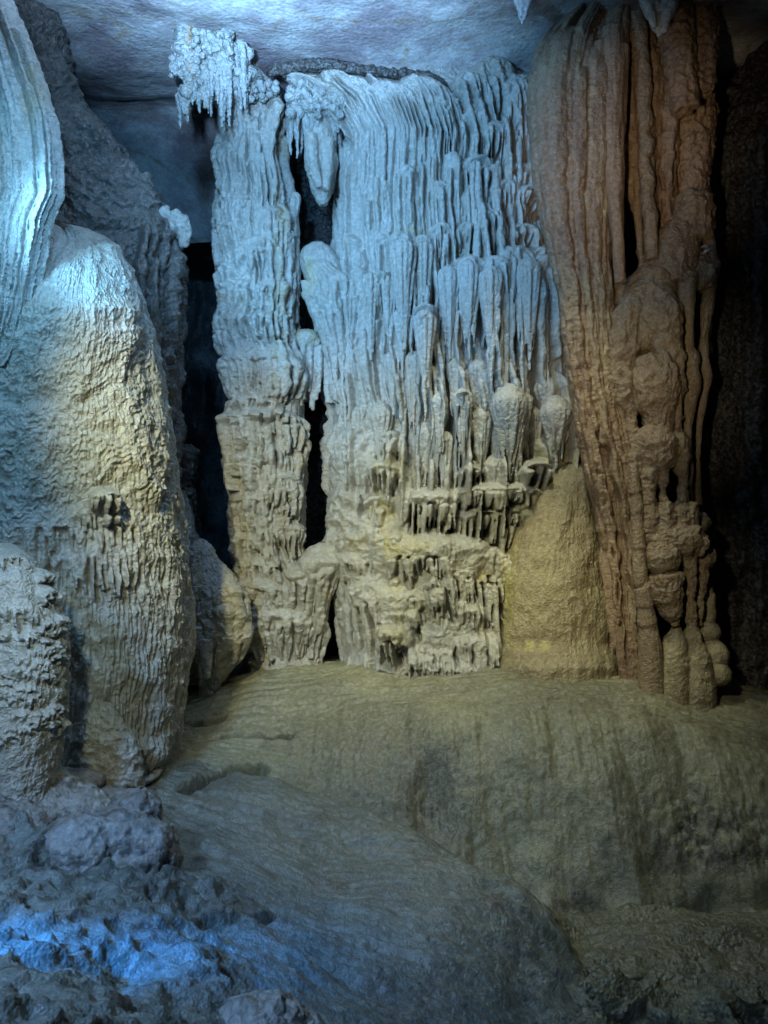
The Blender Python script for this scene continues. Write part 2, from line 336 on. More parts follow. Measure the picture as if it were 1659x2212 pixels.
# ------------------------------------------------------------------ fused blobs and beaded tubes
def sphere_mesh(c, r, rz=None, seg=20):
    th = np.linspace(0, math.pi, seg//2+1); ph = np.linspace(0, 2*math.pi, seg, endpoint=False)
    T, A = np.meshgrid(th, ph, indexing='ij'); rx, ry, rz = r if isinstance(r, (tuple, list)) else (r, r, rz or r)
    V = np.stack([c[0]+rx*np.sin(T)*np.cos(A), c[1]+ry*np.sin(T)*np.sin(A), c[2]+rz*np.cos(T)], -1).reshape(-1, 3)
    return V, grid_quads(seg//2+1, seg, True)[:, ::-1]
def tube_mesh(pts, rad, seg=18, per=6):
    """pts: world points, rad: radii; smooth radius between them; closed ends"""
    pts = np.array(pts, float); rad = np.array(rad, float); n = len(pts)
    t = np.linspace(0, n-1, (n-1)*per+1); i = np.minimum(t.astype(int), n-2); f = t-i
    m = np.zeros_like(pts); m[1:-1] = (pts[2:]-pts[:-2])/2; m[0] = pts[1]-pts[0]; m[-1] = pts[-1]-pts[-2]
    h = f[:, None]
    C = (2*h**3-3*h**2+1)*pts[i]+(h**3-2*h**2+h)*m[i]+(-2*h**3+3*h**2)*pts[i+1]+(h**3-h**2)*m[i+1]
    g = f*f*(3-2*f); R = rad[i]*(1-g)+rad[i+1]*g
    T = np.gradient(C, axis=0); T /= np.linalg.norm(T, axis=1)[:, None]+1e-9
    up = np.array([0, 1, 0.0]); A = np.cross(T, up); A /= np.linalg.norm(A, axis=1)[:, None]+1e-9; B = np.cross(T, A)
    ph = np.linspace(0, 2*math.pi, seg, endpoint=False)
    V = C[:, None, :]+R[:, None, None]*(np.cos(ph)[None, :, None]*A[:, None, :]+np.sin(ph)[None, :, None]*B[:, None, :])
    nr = len(C); V = V.reshape(-1, 3); Q = grid_quads(nr, seg, True)
    V = np.vstack([V, C[0], C[-1]]); c0 = len(V)-2; j = np.arange(seg)
    tr = np.concatenate([np.stack([np.full(seg, c0), (j+1) % seg, j], 1), np.stack([np.full(seg, c0+1), (nr-1)*seg+j, (nr-1)*seg+(j+1) % seg], 1)])
    return V, Q, tr
def fuse(name, shapes, voxel, mat, parent=None, smooth=4, lumps=((0.12, 0.012), ), rough=((0.04, 0.005), ), flutes=None, stain=None):
    """melt several closed shapes into one skin, then roughen it"""
    Vs = []; faces = []; off = 0
    for sh in shapes:
        V = sh[0]; Vs.append(V)
        faces += (np.asarray(sh[1])+off).tolist()
        if len(sh) > 2: faces += (np.asarray(sh[2])+off).tolist()
        off += len(V)
    me = bpy.data.meshes.new('tmp'); me.from_pydata(np.vstack(Vs).tolist(), [], faces); me.update()
    o = bpy.data.objects.new('tmp', me); COL.objects.link(o)
    md = o.modifiers.new('r', 'REMESH'); md.mode = 'VOXEL'; md.voxel_size = voxel; md.adaptivity = 0
    if smooth:
        ms = o.modifiers.new('s', 'SMOOTH'); ms.factor = 0.5; ms.iterations = smooth
    dg = bpy.context.evaluated_depsgraph_get(); dg.update(); ev = o.evaluated_get(dg); m2 = ev.to_mesh()
    n = len(m2.vertices); co = np.empty(n*3, np.float32); m2.vertices.foreach_get('co', co); co = co.reshape(-1, 3)
    no = np.empty(n*3, np.float32); m2.vertices.foreach_get('normal', no); no = no.reshape(-1, 3)
    q = np.array([p.vertices[:] for p in m2.polygons if len(p.vertices) == 4], np.int32)
    ev.to_mesh_clear(); bpy.data.objects.remove(o); bpy.data.meshes.remove(me)
    h = np.zeros(n)
    for (sc, a) in lumps: h = h+a*lump(co[:, 0]/sc, co[:, 1]/sc, co[:, 2]/sc, 2)
    for (sc, a) in rough: h = h+a*fbm(co[:, 0]/sc, co[:, 1]/sc, co[:, 2]/sc, 3)
    if flutes:
        sc, a = flutes; h = h+a*(0.6-np.abs(pn(co[:, 0]/sc, co[:, 1]/sc, co[:, 2]/(sc*7)))*2)*(1-np.abs(no[:, 2]))
    V = co+no*h[:, None]
    st = np.zeros(n) if stain is None else stain(co)
    return link_mesh(name, V, q, mat, parent, None, {'stain': st})
def tb(pts, Y, **kw):            # beaded tube from (px, py, radius px[, dY])
    return tube_mesh([P(p[0], p[1], Y+(p[3] if len(p) > 3 else 0)) for p in pts], [p[2]*Y/F for p in pts], **kw)
def sp(px, py, r, Y, rz=None, ry=None):
    k = Y/F; return sphere_mesh(P(px, py, Y), (r*k, (ry or r)*k, (rz or r)*k))

# ------------------------------------------------------------------ sheets over the ground
def tps(ctrl):
    c = np.array(ctrl, float); n = len(c)
    d = np.hypot(c[:, None, 0]-c[None, :, 0], c[:, None, 1]-c[None, :, 1]); K = np.where(d > 0, d*d*np.log(d+1e-12), 0)+np.eye(n)*0.02
    A = np.zeros((n+3, n+3)); A[:n, :n] = K; A[:n, n] = 1; A[:n, n+1:] = c[:, :2]; A[n, :n] = 1; A[n+1:, :n] = c[:, :2].T
    w = np.linalg.solve(A, np.concatenate([c[:, 2], [0, 0, 0]]))
    def f(x, y):
        r = w[n]+w[n+1]*x+w[n+2]*y
        for i in range(n):
            q = (x-c[i, 0])**2+(y-c[i, 1])**2; r = r+w[i]*0.5*q*np.log(q+1e-12)
        return r
    return f
def sheet(name, mat, f, x0, x1, y0, y1, step, detail, kind=None, stain=None, parent=None):
    x = np.arange(x0, x1+step, step); y = np.arange(y0, y1+step, step); X, Y = np.meshgrid(x, y)
    Z = f(X, Y); gy, gx = np.gradient(Z, step); nn = np.sqrt(gx*gx+gy*gy+1)
    h = detail(X, Y, Z)
    V = np.stack([X-gx/nn*h, Y-gy/nn*h, Z+h/nn], -1).reshape(-1, 3)
    o = link_mesh(name, V, grid_quads(len(y), len(x)), mat, parent, None, {'stain': np.zeros(X.size) if stain is None else stain(X, Y, Z).ravel()})
    if kind: o['kind'] = kind
    return o

# ================================================================== SETTING
def ceil_z(x, y):
    prof = np.interp(y, [-3, 3, 6.5, 8.0, 9.0, 9.7, 10.3, 10.55, 10.9, 11.6, 12.2, 12.5], [5.6, 6.2, 6.6, 6.74, 6.86, 6.98, 7.05, 7.3, 7.25, 6.9, 6.3, 5.9])
    return prof
def ceil_shape(X, Y):
    z = sum(ceil_z(X, Y+d) for d in (-0.25, -0.1, 0, 0.1, 0.25))/5
    z = z+0.10*fbm(X/1.7, Y/1.7, 0.3, 3)-0.35*np.exp(-((X-1.2)**2/2.5+(Y-9.6)**2/0.6))
    z = z-0.10*sm(2.6, 3.4, X)*0
    return z
def ceil_detail(X, Y, Z):
    return 0.022*fbm(X/0.7, Y/0.7, Z/0.7, 5, 0.5)+0.006*lump(X/0.35, Y/0.6, 0.7, 2)
def ceil_stain(X, Y, Z):
    a = np.abs(pn(X/0.9+1.5*pn(X/1.3, Y/1.3, 5.0), Y/0.9, 9.0)); return np.clip(1-a*14, 0, 1)*0.8
sheet('ceiling', M['ceiling'], ceil_shape, -6.5, 7.5, 2.0, 12.5, 0.02, ceil_detail, 'structure', ceil_stain)

# far dark chamber: back wall and both sides
def far_wall(name, x0, x1, y0, y1, z0, z1, mat, A=0.5, n=260):
    u = np.linspace(0, 1, n); z = np.linspace(z0, z1, n); U, Z = np.meshgrid(u, z)
    X = x0+(x1-x0)*U; Y = y0+(y1-y0)*U; dx, dy = (y1-y0), -(x1-x0); l = math.hypot(dx, dy)
    h = A*(fbm(X/1.2, Y/1.2, Z/2.5, 5, 0.55)+0.5*np.abs(pn(X/0.35, Y/0.35, Z/3.0)))
    V = np.stack([X+dx/l*h, Y+dy/l*h, Z], -1).reshape(-1, 3)
    o = link_mesh(name, V, grid_quads(n, n), mat, None, None, {}); o['kind'] = 'structure'; return o
far_wall('back_wall', -8, 9, 15.5, 15.5, -3, 9, M['dark'])
far_wall('side_wall', 7.2, 6.2, 2, 15, -3, 9, M['dark'])

# ---- the big pale mound
def C3(l): return [tuple(P(*p)) for p in l]
mound_f = tps(C3([(300,1520,9.2),(400,1478,9.3),(560,1428,9.5),(760,1420,9.7),(1000,1420,9.7),(1200,1427,9.3),(1400,1452,8.5),(1500,1480,8.2),(1659,1530,7.8),(1800,1600,7.6),
    (380,1520,8.2),(550,1485,8.1),(700,1495,7.8),(1000,1505,7.55),(1300,1512,7.45),(1550,1560,7.25),(1720,1620,7.2),
    (400,1570,7.5),(600,1620,7.2),(900,1650,6.9),(1200,1650,6.85),(1500,1700,6.7),(1700,1720,6.6),
    (300,1620,7.0),(500,1700,6.7),(800,1800,6.6),(1000,1850,6.5),(1300,1850,6.5),(1600,1850,6.4),(1800,1880,6.3),
    (1100,1935,6.4),(1250,1990,6.35),(1400,1960,6.38),(1600,1945,6.35),(1800,1950,6.3)])
    +[(x, 11.5, -0.15) for x in (-3, 0, 3, 5)]+[(x, 5.85, -2.6) for x in (0.8, 1.6, 2.5, 4)]+[(-1.5, 5.8, -1.3), (-3, 6.2, -0.8), (-0.5, 5.5, -1.9)])
def mound_detail(X, Y, Z):
    gy, gx = np.gradient(Z, 0.012); steep = sm(0.25, 0.8, np.hypot(gx, gy))
    top = (0.02*fbm(X/0.7, Y/0.09, 0.2, 3)-0.035*np.clip(1-np.abs(pn(X/1.1+0.3*pn(X/0.3, Y/0.3, 1.0), Y/0.11, 3.3))*7, 0, 1))*(1-steep)                         # ripples lying across the brow
    run = 0.018*fbm(X/0.10, Y/0.9, Z/1.1, 3)*steep+0.05*pn(X/0.35, Y/1.5, 2.0)*steep                           # runs down the face
    g = 0.06*fbm(X/0.9, Y/0.9, Z/0.9, 3)+0.012*lump(X/0.12, Y/0.12, Z/0.12, 2)+0.005*fbm(X/0.03, Y/0.03, Z/0.03, 2)
    hol = -0.14*np.exp(-(((X-0.40)/0.17)**2+((Y-6.75)/0.22)**2))
    nose = 0.28*np.exp(-(((X-1.45)/0.22)**2+((Y-6.15)/0.25)**2))
    rough = 0.04*lump(X/0.10, Y/0.10, Z/0.10, 3)*np.exp(-(((X-2.75)/0.45)**2+((Z+0.95)/0.28)**2))
    for a_, b_, c in CR: g = g+ledge(X, Y+0.04*pn(X/0.2, Y/0.2, 4.0), c, a_, b_)
    g = g+0.09*fbm(X/0.45, Y/0.45, Z/0.6, 2)*sm(-0.9, -1.25, Z)
    return top+run+g+hol+nose+rough
def mound_dark(X, Y, Z):
    return np.clip(1.4*np.exp(-(((X-2.75)/0.5)**2+((Z+0.95)/0.3)**2))+1.3*np.exp(-(((X-0.36)/0.2)**2+((Y-6.75)/0.2)**2))+1.2*np.exp(-(((X-1.5)/0.2)**2+((Z+1.42)/0.16)**2)), 0, 1)  # darker in the hollow, at the nose and on the rough patch
# ---- foreground slope
slope_f = tps(C3([(300,1600,7.3),(480,1660,6.9),(600,1700,6.6),(750,1740,6.6),(880,1790,6.4),(1080,1900,5.9),(1200,1988,5.5),(1215,2110,5.1),
    (600,1900,5.2),(800,2000,4.9),(1000,2100,4.7),(600,2100,4.1),(900,2212,4.2),(500,2212,3.5),(1150,2212,4.6),(750,1850,5.8),(450,1800,5.6),
    (0,1650,5.4),(0,1900,4.0),(200,2212,2.8),(0,2212,2.4),(300,1800,5.2),(200,1700,5.8),(-300,1700,5.4)])
    +[(1.75, 5.5, -2.0), (1.7, 4.6, -2.0), (1.3, 6.3, -1.9), (0.5, 7.0, -1.9), (-0.4, 7.6, -1.6), (0, 0, 0), (-3, 0, 0.3), (2.5, 0, -1.2), (1.7, 3.5, -1.8), (-2.2, 8.4, -0.9), (-5, 5, 0.5)])
def ledge(X, Y, pts, w, d):        # a crack with a raised lip on its far side
    h = 0
    for (a, b) in zip(pts[:-1], pts[1:]):
        ax, ay = a; bx, by = b; L2 = (bx-ax)**2+(by-ay)**2
        t = np.clip(((X-ax)*(bx-ax)+(Y-ay)*(by-ay))/L2, 0, 1); q = np.hypot(X-ax-t*(bx-ax), Y-ay-t*(by-ay))
        h = np.minimum(h, -d*np.exp(-(q/w)**2))
    return h
def hit(px, py):
    Ys = np.arange(9.6, 2.0, -0.01)[::-1]; x = (px-CX)/F*Ys; z = CZ+(CY-py)/F*Ys
    g = np.maximum(mound_f(x, Ys), slope_f(x, Ys)); i = int(np.argmax(z < g)); return (x[i], Ys[i], g[i])
CR = [(0.038, 0.24, [(382,1553),(430,1556),(476,1550)]), (0.018, 0.12, [(455,1603),(520,1588),(630,1590)]), (0.045, 0.24, [(400,1700),(450,1676),(500,1668),(565,1662)]),
      (0.03, 0.08, [(565,1985),(600,1978)]), (0.03, 0.06, [(420,2010),(520,1990)]), (0.03, 0.05, [(700,1445),(900,1452),(1080,1443)]), (0.03, 0.05, [(1100,1470),(1300,1462),(1420,1480)]), (0.03, 0.04, [(640,1500),(860,1492),(1000,1488)])]
CR = [(a_, b_, [hit(*q)[:2] for q in c_]) for a_, b_, c_ in CR]
def slope_detail(X, Y, Z):
    r = 0.02*lump(X/0.35, Y/0.25, 0.5, 3)+0.03*fbm(X/0.45, Y/0.08+0.8*X, 0.2, 4)+0.05*fbm(X/0.6, Y/0.6, Z/0.6, 3)+0.008*fbm(X/0.05, Y/0.025, 1.2, 3)
    near = sm(-0.35, -0.85, X+0.25*(Y-3.2))*sm(5.2, 4.6, Y)                    # coarse worn rock near the left corner
    n_ = lump(X/0.30, Y/0.34, 1.5, 2)
    r = r+near*(0.10*n_+0.10*fbm(X/0.7, Y/0.7, 6.0, 2)+0.030*lump(X/0.10, Y/0.10, 2.5, 2)-0.020*np.clip(lump(X/0.045, Y/0.045, 7.5, 2)-0.35, 0, 1))
    for a_, b_, c in CR: r = r+ledge(X, Y+0.04*pn(X/0.2, Y/0.2, 4.0), c, a_, b_)
    return r
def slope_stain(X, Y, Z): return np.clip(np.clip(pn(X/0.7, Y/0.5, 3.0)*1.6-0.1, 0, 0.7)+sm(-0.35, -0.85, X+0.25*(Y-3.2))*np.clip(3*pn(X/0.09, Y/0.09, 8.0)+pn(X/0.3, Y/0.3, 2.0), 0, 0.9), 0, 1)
mo = sheet('flowstone_mound', M['mound'], mound_f, -3.6, 4.6, 5.4, 11.2, 0.012, mound_detail, None, mound_dark)
tag(mo, 'broad smooth olive-grey flowstone mound bulging in front of the columns', 'mound')

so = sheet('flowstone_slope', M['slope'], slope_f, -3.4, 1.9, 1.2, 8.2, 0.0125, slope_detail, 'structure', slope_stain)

# ---- low floor on the right, with rimstone ridges
def floor_f(X, Y): return -1.47-0.14*np.exp(-((Y-6.36)/0.07)**2)+0.0*X+0.16*fbm(X/0.9, Y/0.6, 4.0, 3)+0.03*(Y-5.5)
def floor_detail(X, Y, Z):
    w = pn(X/0.3, Y/0.3, 2.0); v = (Y+0.10*w+0.05*pn(X/0.1, Y/0.1, 6))
    rim = np.abs(pn(X/0.35+0.6*w, Y/0.13, 7.0)); area = sm(0.9, 1.3, X)*sm(5.5, 5.2, Y)
    return area*0.16*np.clip(1-rim*4, 0, 1)+0.02*fbm(X/0.15, Y/0.06, 1.0, 4)+0.012*lump(X/0.07, Y/0.07, 0.4, 2)
def floor_stain(X, Y, Z):
    w = pn(X/0.3, Y/0.3, 2.0); rim = np.abs(pn(X/0.35+0.6*w, Y/0.13, 7.0)); return np.clip(1-rim*5, 0, 1)*sm(0.9, 1.3, X)*sm(5.5, 5.2, Y)
sheet('ground', M['floor'], floor_f, -6, 7.5, 0.5, 15.4, 0.02, floor_detail, 'structure', floor_stain)

# ================================================================== CENTRAL WALL
bk = Flow([(60,560,800),(200,570,800),(600,575,800),(1000,560,790),(1500,560,790)], 10.3, depth=60, n=2.5, step=4)  # backing added so the gap reads as deep shadow
tag(bk.build('gap_shade_backing', M['unlit'], None, lumps=((30, 6),)), 'added black backing standing for the shadow in the gap between the slim column and the pale wall', 'rock')
root = thing('flowstone_wall', 'wide pale wall of dripping flowstone draperies filling the centre between the slim column and the brown one', 'flowstone wall', P(950, 1420, 9.4))
w = Flow([(108,640,1150),(130,618,1170),(170,612,1180),(230,700,1180),(300,742,1185),(450,730,1195),(560,728,1215),(660,726,1235),(760,706,1245),(830,714,1255),(880,722,1262),(1000,712,1268),
          (1100,710,1268),(1180,706,1268),(1230,712,1268),(1300,726,1268),(1430,742,1268),(1520,742,1268)], 9.25, depth=110, n=2.8, step=1.35, back=0.4)
w.dr = w.dr*(0.25+0.75*sm(100, 205, w.y))
# broad relief first: the front fold, the step back to the right, the swell of the foot
w.H += 34*np.exp(-((w.XX-850)/120)**2)*sm(180, 260, w.YY)*(1-0.5*sm(600, 900, w.YY))
w.H += 26*sm(540, 600, w.YY)*sm(930, 1000, w.XX)*(1-sm(840, 900, w.YY))
w.H += 46*sm(1120, 1200, w.YY)*np.exp(-((w.XX-890)/190)**2)
w.H += 16*sm(1000, 960, w.XX+0.0)*sm(240, 300, w.YY)*0
w.H += 8*fbm(w.UU/70, w.YY/160, 0.5, 2)
def bs(x, y): return float(w.H[min(len(w.y)-1, max(0, int((y-w.y[0])/w.step))), min(w.nu-1, max(0, int((w.x2u(x, y)-w.u[0])/w.du)))])
w.fill(130, 640, 1230, 170, 1000, (4, 9), (80, 320), (3, 14))
CAPS = [ # x, y, half width, length, bulge, spacing
 (752,600,26,160,16,8),(790,560,24,200,18,8),(742,720,26,150,14,8),(780,760,26,140,18,8),(815,690,24,160,20,8),(735,820,22,120,12,9),(775,920,26,150,16,9),(810,950,24,90,18,9),
 (665,165,48,110,34,8),(720,172,40,90,30,8),(765,180,30,190,22,7),(840,185,60,230,22,7),(900,178,62,260,28,7),(948,230,26,180,26,7),
 (1000,165,40,130,24,8),(1050,140,38,140,24,8),(1105,170,40,150,20,8),(1130,260,34,110,22,8),(1010,250,34,120,22,8),
 (1060,275,44,120,26,7),(1112,345,34,100,26,7),(1030,340,42,130,26,7),(975,330,30,260,22,7),(1075,395,44,120,30,7),(1125,415,36,90,32,7),(1010,410,36,170,22,7),
 (1050,470,40,120,28,7),(1120,488,44,110,32,7),(1155,540,36,120,30,7),
 (800,250,36,280,20,7),(865,260,40,260,18,7),(925,300,40,280,16,7),(745,300,26,150,18,7),(735,430,26,170,20,7),(765,520,30,180,22,7),
 (820,400,34,230,22,7),(880,370,30,160,24,7),(945,400,30,220,20,7),
 (872,515,30,250,40,8),(912,520,26,230,36,8),(835,520,18,150,30,8),(838,590,18,140,32,8),(798,580,18,250,26,9),
 (972,575,34,190,34,9),(1010,560,52,240,40,10),(1062,575,46,260,44,10),(1100,545,52,280,34,10),(1150,560,50,280,36,11),(1185,590,30,250,30,10),(955,500,28,110,26,7),(1000,500,26,100,28,7),
 (868,665,24,120,44,8),(920,672,26,130,44,9),(895,760,28,140,52,8),(862,790,18,120,40,8),(935,775,20,90,50,8),(990,780,26,110,44,8),(1035,775,26,130,44,9),(970,700,18,110,36,8),
 (945,850,16,90,56,8),(985,860,22,150,48,8),(1030,885,26,100,54,9),(1060,900,18,100,50,9),(1100,832,42,120,62,9),(1150,870,20,120,40,9),(1190,812,36,70,52,9),(1205,858,38,120,60,10),
 (820,870,34,120,26,7),(790,880,26,160,22,8),(850,940,22,110,30,8),(835,990,44,90,34,8),(820,1060,36,110,30,9),(870,1030,24,100,30,8),
 (965,935,18,110,50,8),(1005,1000,22,60,52,8),(1060,985,34,70,60,8),(1165,945,34,60,40,10),(1195,975,34,70,40,10),(1135,985,34,70,46,10),
]
CAPS = [(c[0]+random.uniform(-6, 6), c[1]+random.uniform(-10, 10), c[2]*random.uniform(0.8, 1.2), c[3]*random.uniform(0.8, 1.35), c[4]*random.uniform(0.8, 1.3), c[5]*random.uniform(1.0, 1.45)) for c in CAPS]
def bulb(F_, x, y, hw, ln, b_, base):
    """a swollen teardrop with thin ribs running together towards its tip"""
    F_.drip(x, y, y+ln*1.25, hw*0.85, base, base+b_*0.55, base+b_*0.45, 0.16, 0.25, asp=0.75, bead=0.06, sway=1)
    u = F_.x2u(x, y); n = max(4, int(hw*2/7))
    for q in range(n):
        X = -0.85+1.7*(q+random.uniform(0.2, 0.8))/n; e = math.sqrt(1-X*X)*hw*0.62
        F_.drip(0, y+hw*0.4*abs(X)+random.uniform(2, 8), y+ln*random.uniform(0.8, 1.45), random.uniform(2.4, 4.2), base+e*0.5, base+b_*0.55+e, base+b_*0.45+random.uniform(0, 4), 0.5, 0.2, u=u+X*hw*0.85, dx=-X*hw*random.uniform(0.45, 0.8), sway=1.5, asp=1.1)
for c in sorted(CAPS, key=lambda c: c[1]):
    b0 = bs(c[0], c[1]+c[3]*0.3)*0.38
    if c[1] < 640 or random.random() < 0.25:
        w.cap(c[0], c[1], c[2], c[3], c[4]*1.5+6, c[5]*1.05, body=0.42, arch=0.6, base=b0, vary=0.55, rs=0.48, bead=0.14)
    else: bulb(w, c[0], c[1], min(c[2], 42)*0.9, c[3], c[4]*1.1, b0)
# lower shelves
def swell(F_, x, y, hw, ln, b_):
    q = 1-np.abs((F_.XX-x)/hw)**2.5-(np.maximum(0, y+ln*0.25-F_.YY)/(ln*0.25))**2-(np.maximum(0, F_.YY-y-ln*0.25)/(ln*0.75))**2
    F_.H = np.maximum(F_.H, np.where(q > 0, bs2(F_, x, y, ln)+b_*np.sqrt(np.clip(q, 0, 1)), -99))
def bs2(F_, x, y, ln): return F_.at(x, y+ln*0.5)*0.6
for (x, y, hw, ln, b) in [(740,866,38,110,16),(738,975,42,120,22),(760,1050,62,200,26),(820,1100,50,200,22),(930,1150,125,130,52),(1050,1185,80,130,40),(1095,1230,34,200,36),
        (850,1245,66,170,58),(765,1235,46,200,30),(862,1328,42,110,66),(985,1255,80,180,44),(960,1330,90,130,50),(1010,1350,60,100,52)]:
    swell(w, x, y, hw, ln, b)
for (x, y, hw, ln, b, s_) in [(930,1048,54,60,66,9),(1072,1036,90,50,70,9),(1048,1088,64,50,58,9),(1120,1075,40,70,56,10)]:
    w.cap(x, y, hw, ln, b, s_, base=bs(x, y+ln*0.3)*0.3, vary=0.3, arch=0.18, bead=0.05, body=1.2, rs=0.6)
for _ in range(70):
    x, y = random.uniform(735, 1120), random.uniform(1130, 1400); w.cap(x, y, random.uniform(10, 28), random.uniform(24, 80), random.uniform(4, 12), 7, base=w.at(x, y+15)*0.96, vary=0.5, rs=0.55)
w.H += 7*lump(w.UU/34, w.YY/30, 7.7, 3)*sm(1120, 1180, w.YY)+34*sm(1370, 1440, w.YY)**2
w.H += 10*lump(w.UU/34, w.YY/40, 2.2, 3)*sm(840, 900, w.YY)*sm(830, 770, w.XX)*sm(1230, 1180, w.YY)
w.blur(2)
for a in [(930,50,1094,1146,46,8),(1070,82,1066,1090,30,8),(1045,58,1115,1160,36,9),(1110,34,1140,1190,30,9),(905,50,1205,1248,42,8),(1010,56,1248,1305,44,8),(1062,30,1262,1390,40,11),
          (862,24,1375,1420,46,11),(800,36,1300,1395,24,12),(740,26,1235,1300,26,9),(790,34,1215,1240,20,8),(1150,22,1120,1150,20,8)]:
    w.recess(*a)
for a in [(868,1372,1424,5,40),(905,1330,1375,3,30),(812,1290,1350,4,26,6),(975,1380,1424,4,26),(1010,1385,1424,3,22),(935,1395,1424,3,20),(790,1070,1120,5,30),(1040,1385,1424,3,22),(955,1260,1330,4,24,8),(1075,1290,1330,4,30)]:
    w.slot(*a)
w.fill(120, 720, 1230, 300, 1000, (2.5, 5), (50, 200), (3, 10))
w.fill(70, 840, 1230, 650, 1000, (3, 6), (90, 200), (18, 34), tip=0.7)
w.fill(40, 740, 1230, 200, 700, (4, 8), (160, 420), (8, 22), tip=0.4)
w.blur(1)
top = sm(330, 200, w.YY)
w.H += 5*top*lump(w.UU/10, w.YY/10, 0.5, 2)
w.H += 1.2*pn(w.UU/3.2, w.YY/45, 4.0)*sm(1150, 900, w.YY)
for (x, y, a, b, v) in [(850,1010,45,40,.8),(830,1110,30,60,.9),(850,1175,80,30,1),(870,1290,50,50,.7),(1090,1230,25,60,1),(1180,990,50,30,.9),(1190,870,50,25,.6),(860,1350,40,25,.7),(1060,1240,60,20,.8),(1000,565,30,8,.6),(890,512,40,6,.7)]:
    w.stain(x, y, a, b, v)
w.build('drapery_face', M['wall'], root, lumps=((26, 2.2), (9, 0.7)), rough=((5, 0.7), (2.6, 0.5)))

# teardrop bulbs and thin stalactites standing clear of the wall
def front(x, y):
    i = min(len(w.y)-1, max(0, int((y-w.y[0])/w.step))); j = min(w.nu-1, max(0, int((w.x2u(x, y)-w.u[0])/w.du)))
    i0, i1, j0, j1 = max(0, i-9), i+10, max(0, j-9), j+10
    return w.Y-(w.dr[i]*w.sy[j]+w.H[i0:i1, j0:j1].mean())*w.k
for (x, y, r, l) in [(915,912,33,118),(1100,838,42,160),(1200,862,36,120),(1040,885,22,110),(948,852,18,100),(868,668,20,120),(918,674,25,150),(893,762,25,140),(1000,842,22,120),(800,592,19,150),
        (872,520,28,190),(914,524,22,190),(1180,818,28,90),(1032,780,22,110),(984,776,20,110),(838,596,15,120),(1012,566,28,170),(1062,580,28,180),(970,578,24,160),(822,874,28,120),(1142,562,30,190),(962,935,18,110),(1096,552,24,180),(848,760,18,110),(780,880,22,130)]:
    Y0 = front(x, y+r)+0.25*r*w.k; k_ = Y0/F
    sh = [tb([(x, y-r*0.2, r*0.25), (x, y+r*0.15, r*0.7), (x, y+r*0.7, r*0.95), (x, y+r*1.5, r*0.8), (x+random.uniform(-2, 2), y+l*0.7, r*0.42), (x+1, y+l, 3.5), (x+2, y+l*1.25, 3)], Y0)]
    nr = max(5, int(r/3.2))
    for j in range(nr):
        a = -0.1+j/(nr-1)*3.34+random.uniform(-.12, .12); dx = -math.cos(a)*r*0.9; dy = -math.sin(a)*r*0.85*k_; e = random.uniform(0.8, 1.2)
        q0 = P(x+dx*0.65, y+r*0.25, Y0); q1 = P(x+dx, y+r*0.9, Y0); q2 = P(x+dx*0.6, y+l*0.62*e, Y0); q3 = P(x+dx*random.uniform(0.1, 0.5), y+l*random.uniform(0.85, 1.25), Y0)
        for q, s_ in ((q0, .7), (q1, 1), (q2, .6), (q3, .25)): q[1] += dy*s_
        f_ = random.uniform(0.75, 1.2); sh.append(tube_mesh([q0, q1, q2, q3], [0.014*f_, 0.024*f_, 0.016*f_, 0.006], seg=10))
    fuse('drip_bulb', sh, 0.0095, M['wall'], root, 2, lumps=((0.05, 0.006),), rough=((0.02, 0.003),))
for i in range(30):
    x = random.choice((random.uniform(940, 1225), random.uniform(740, 1225))); y = random.uniform(540, 760) if i % 3 else random.uniform(250, 480); l = random.uniform(120, 300); r = random.uniform(3.5, 6.5)
    Y0 = min(front(x, y), front(x, y+l*0.5), front(x, y+l*0.25))+0.01
    fuse('stalactite', [tb([(x, y-8, r*0.7), (x+random.uniform(-2, 2), y+l*0.2, r*1.2), (x+random.uniform(-4, 4), y+l*0.45, r*0.85), (x+random.uniform(-4, 4), y+l*0.6, r*1.05), (x+random.uniform(-5, 5), y+l*0.85, r*0.7), (x, y+l, r*0.3)], Y0, seg=12)],
         0.0085, M['wall'], root, 1, lumps=((0.06, 0.008),), rough=((0.02, 0.003),))

# the forward arm on the left edge of the wall
arm = Flow([(522,676,696),(532,656,712),(550,647,728),(575,650,745),(590,655,768),(620,664,776),(680,678,778),(740,696,778),(800,706,776),(870,712,772)], 8.95, ratio=0.8, step=1.3)
for (x, y, hw, ln, b) in [(735,582,40,130,18),(690,560,30,200,8),(715,640,40,170,10),(745,700,30,150,10)]: arm.cap(x, y, hw, ln, b, 8, base=0, vary=0.4)
arm.fill(60, 665, 775, 600, 800, (3, 6), (80, 200), (3, 10)); arm.blur(1)
arm.stain(665, 620, 22, 70, 1)
arm.build('shoulder_lobe', M['wall'], root)

# ---- rough strip, coloured dark for the shadow gap along the wall top
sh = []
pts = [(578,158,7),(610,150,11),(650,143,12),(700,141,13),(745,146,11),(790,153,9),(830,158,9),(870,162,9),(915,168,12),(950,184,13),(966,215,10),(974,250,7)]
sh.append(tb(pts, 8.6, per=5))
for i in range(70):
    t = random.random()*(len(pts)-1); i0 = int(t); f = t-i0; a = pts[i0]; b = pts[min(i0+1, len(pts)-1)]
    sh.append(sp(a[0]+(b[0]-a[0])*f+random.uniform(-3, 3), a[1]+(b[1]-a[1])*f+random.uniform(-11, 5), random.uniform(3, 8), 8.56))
so_ = fuse('rim_shadow_strip', sh, 0.014, M['rim_shade'], None, 1, lumps=((0.06, 0.02),), rough=((0.03, 0.01),))
tag(so_, 'dark brown rough strip standing for the shadow gap along the top rim of the pale wall', 'shadow strip')

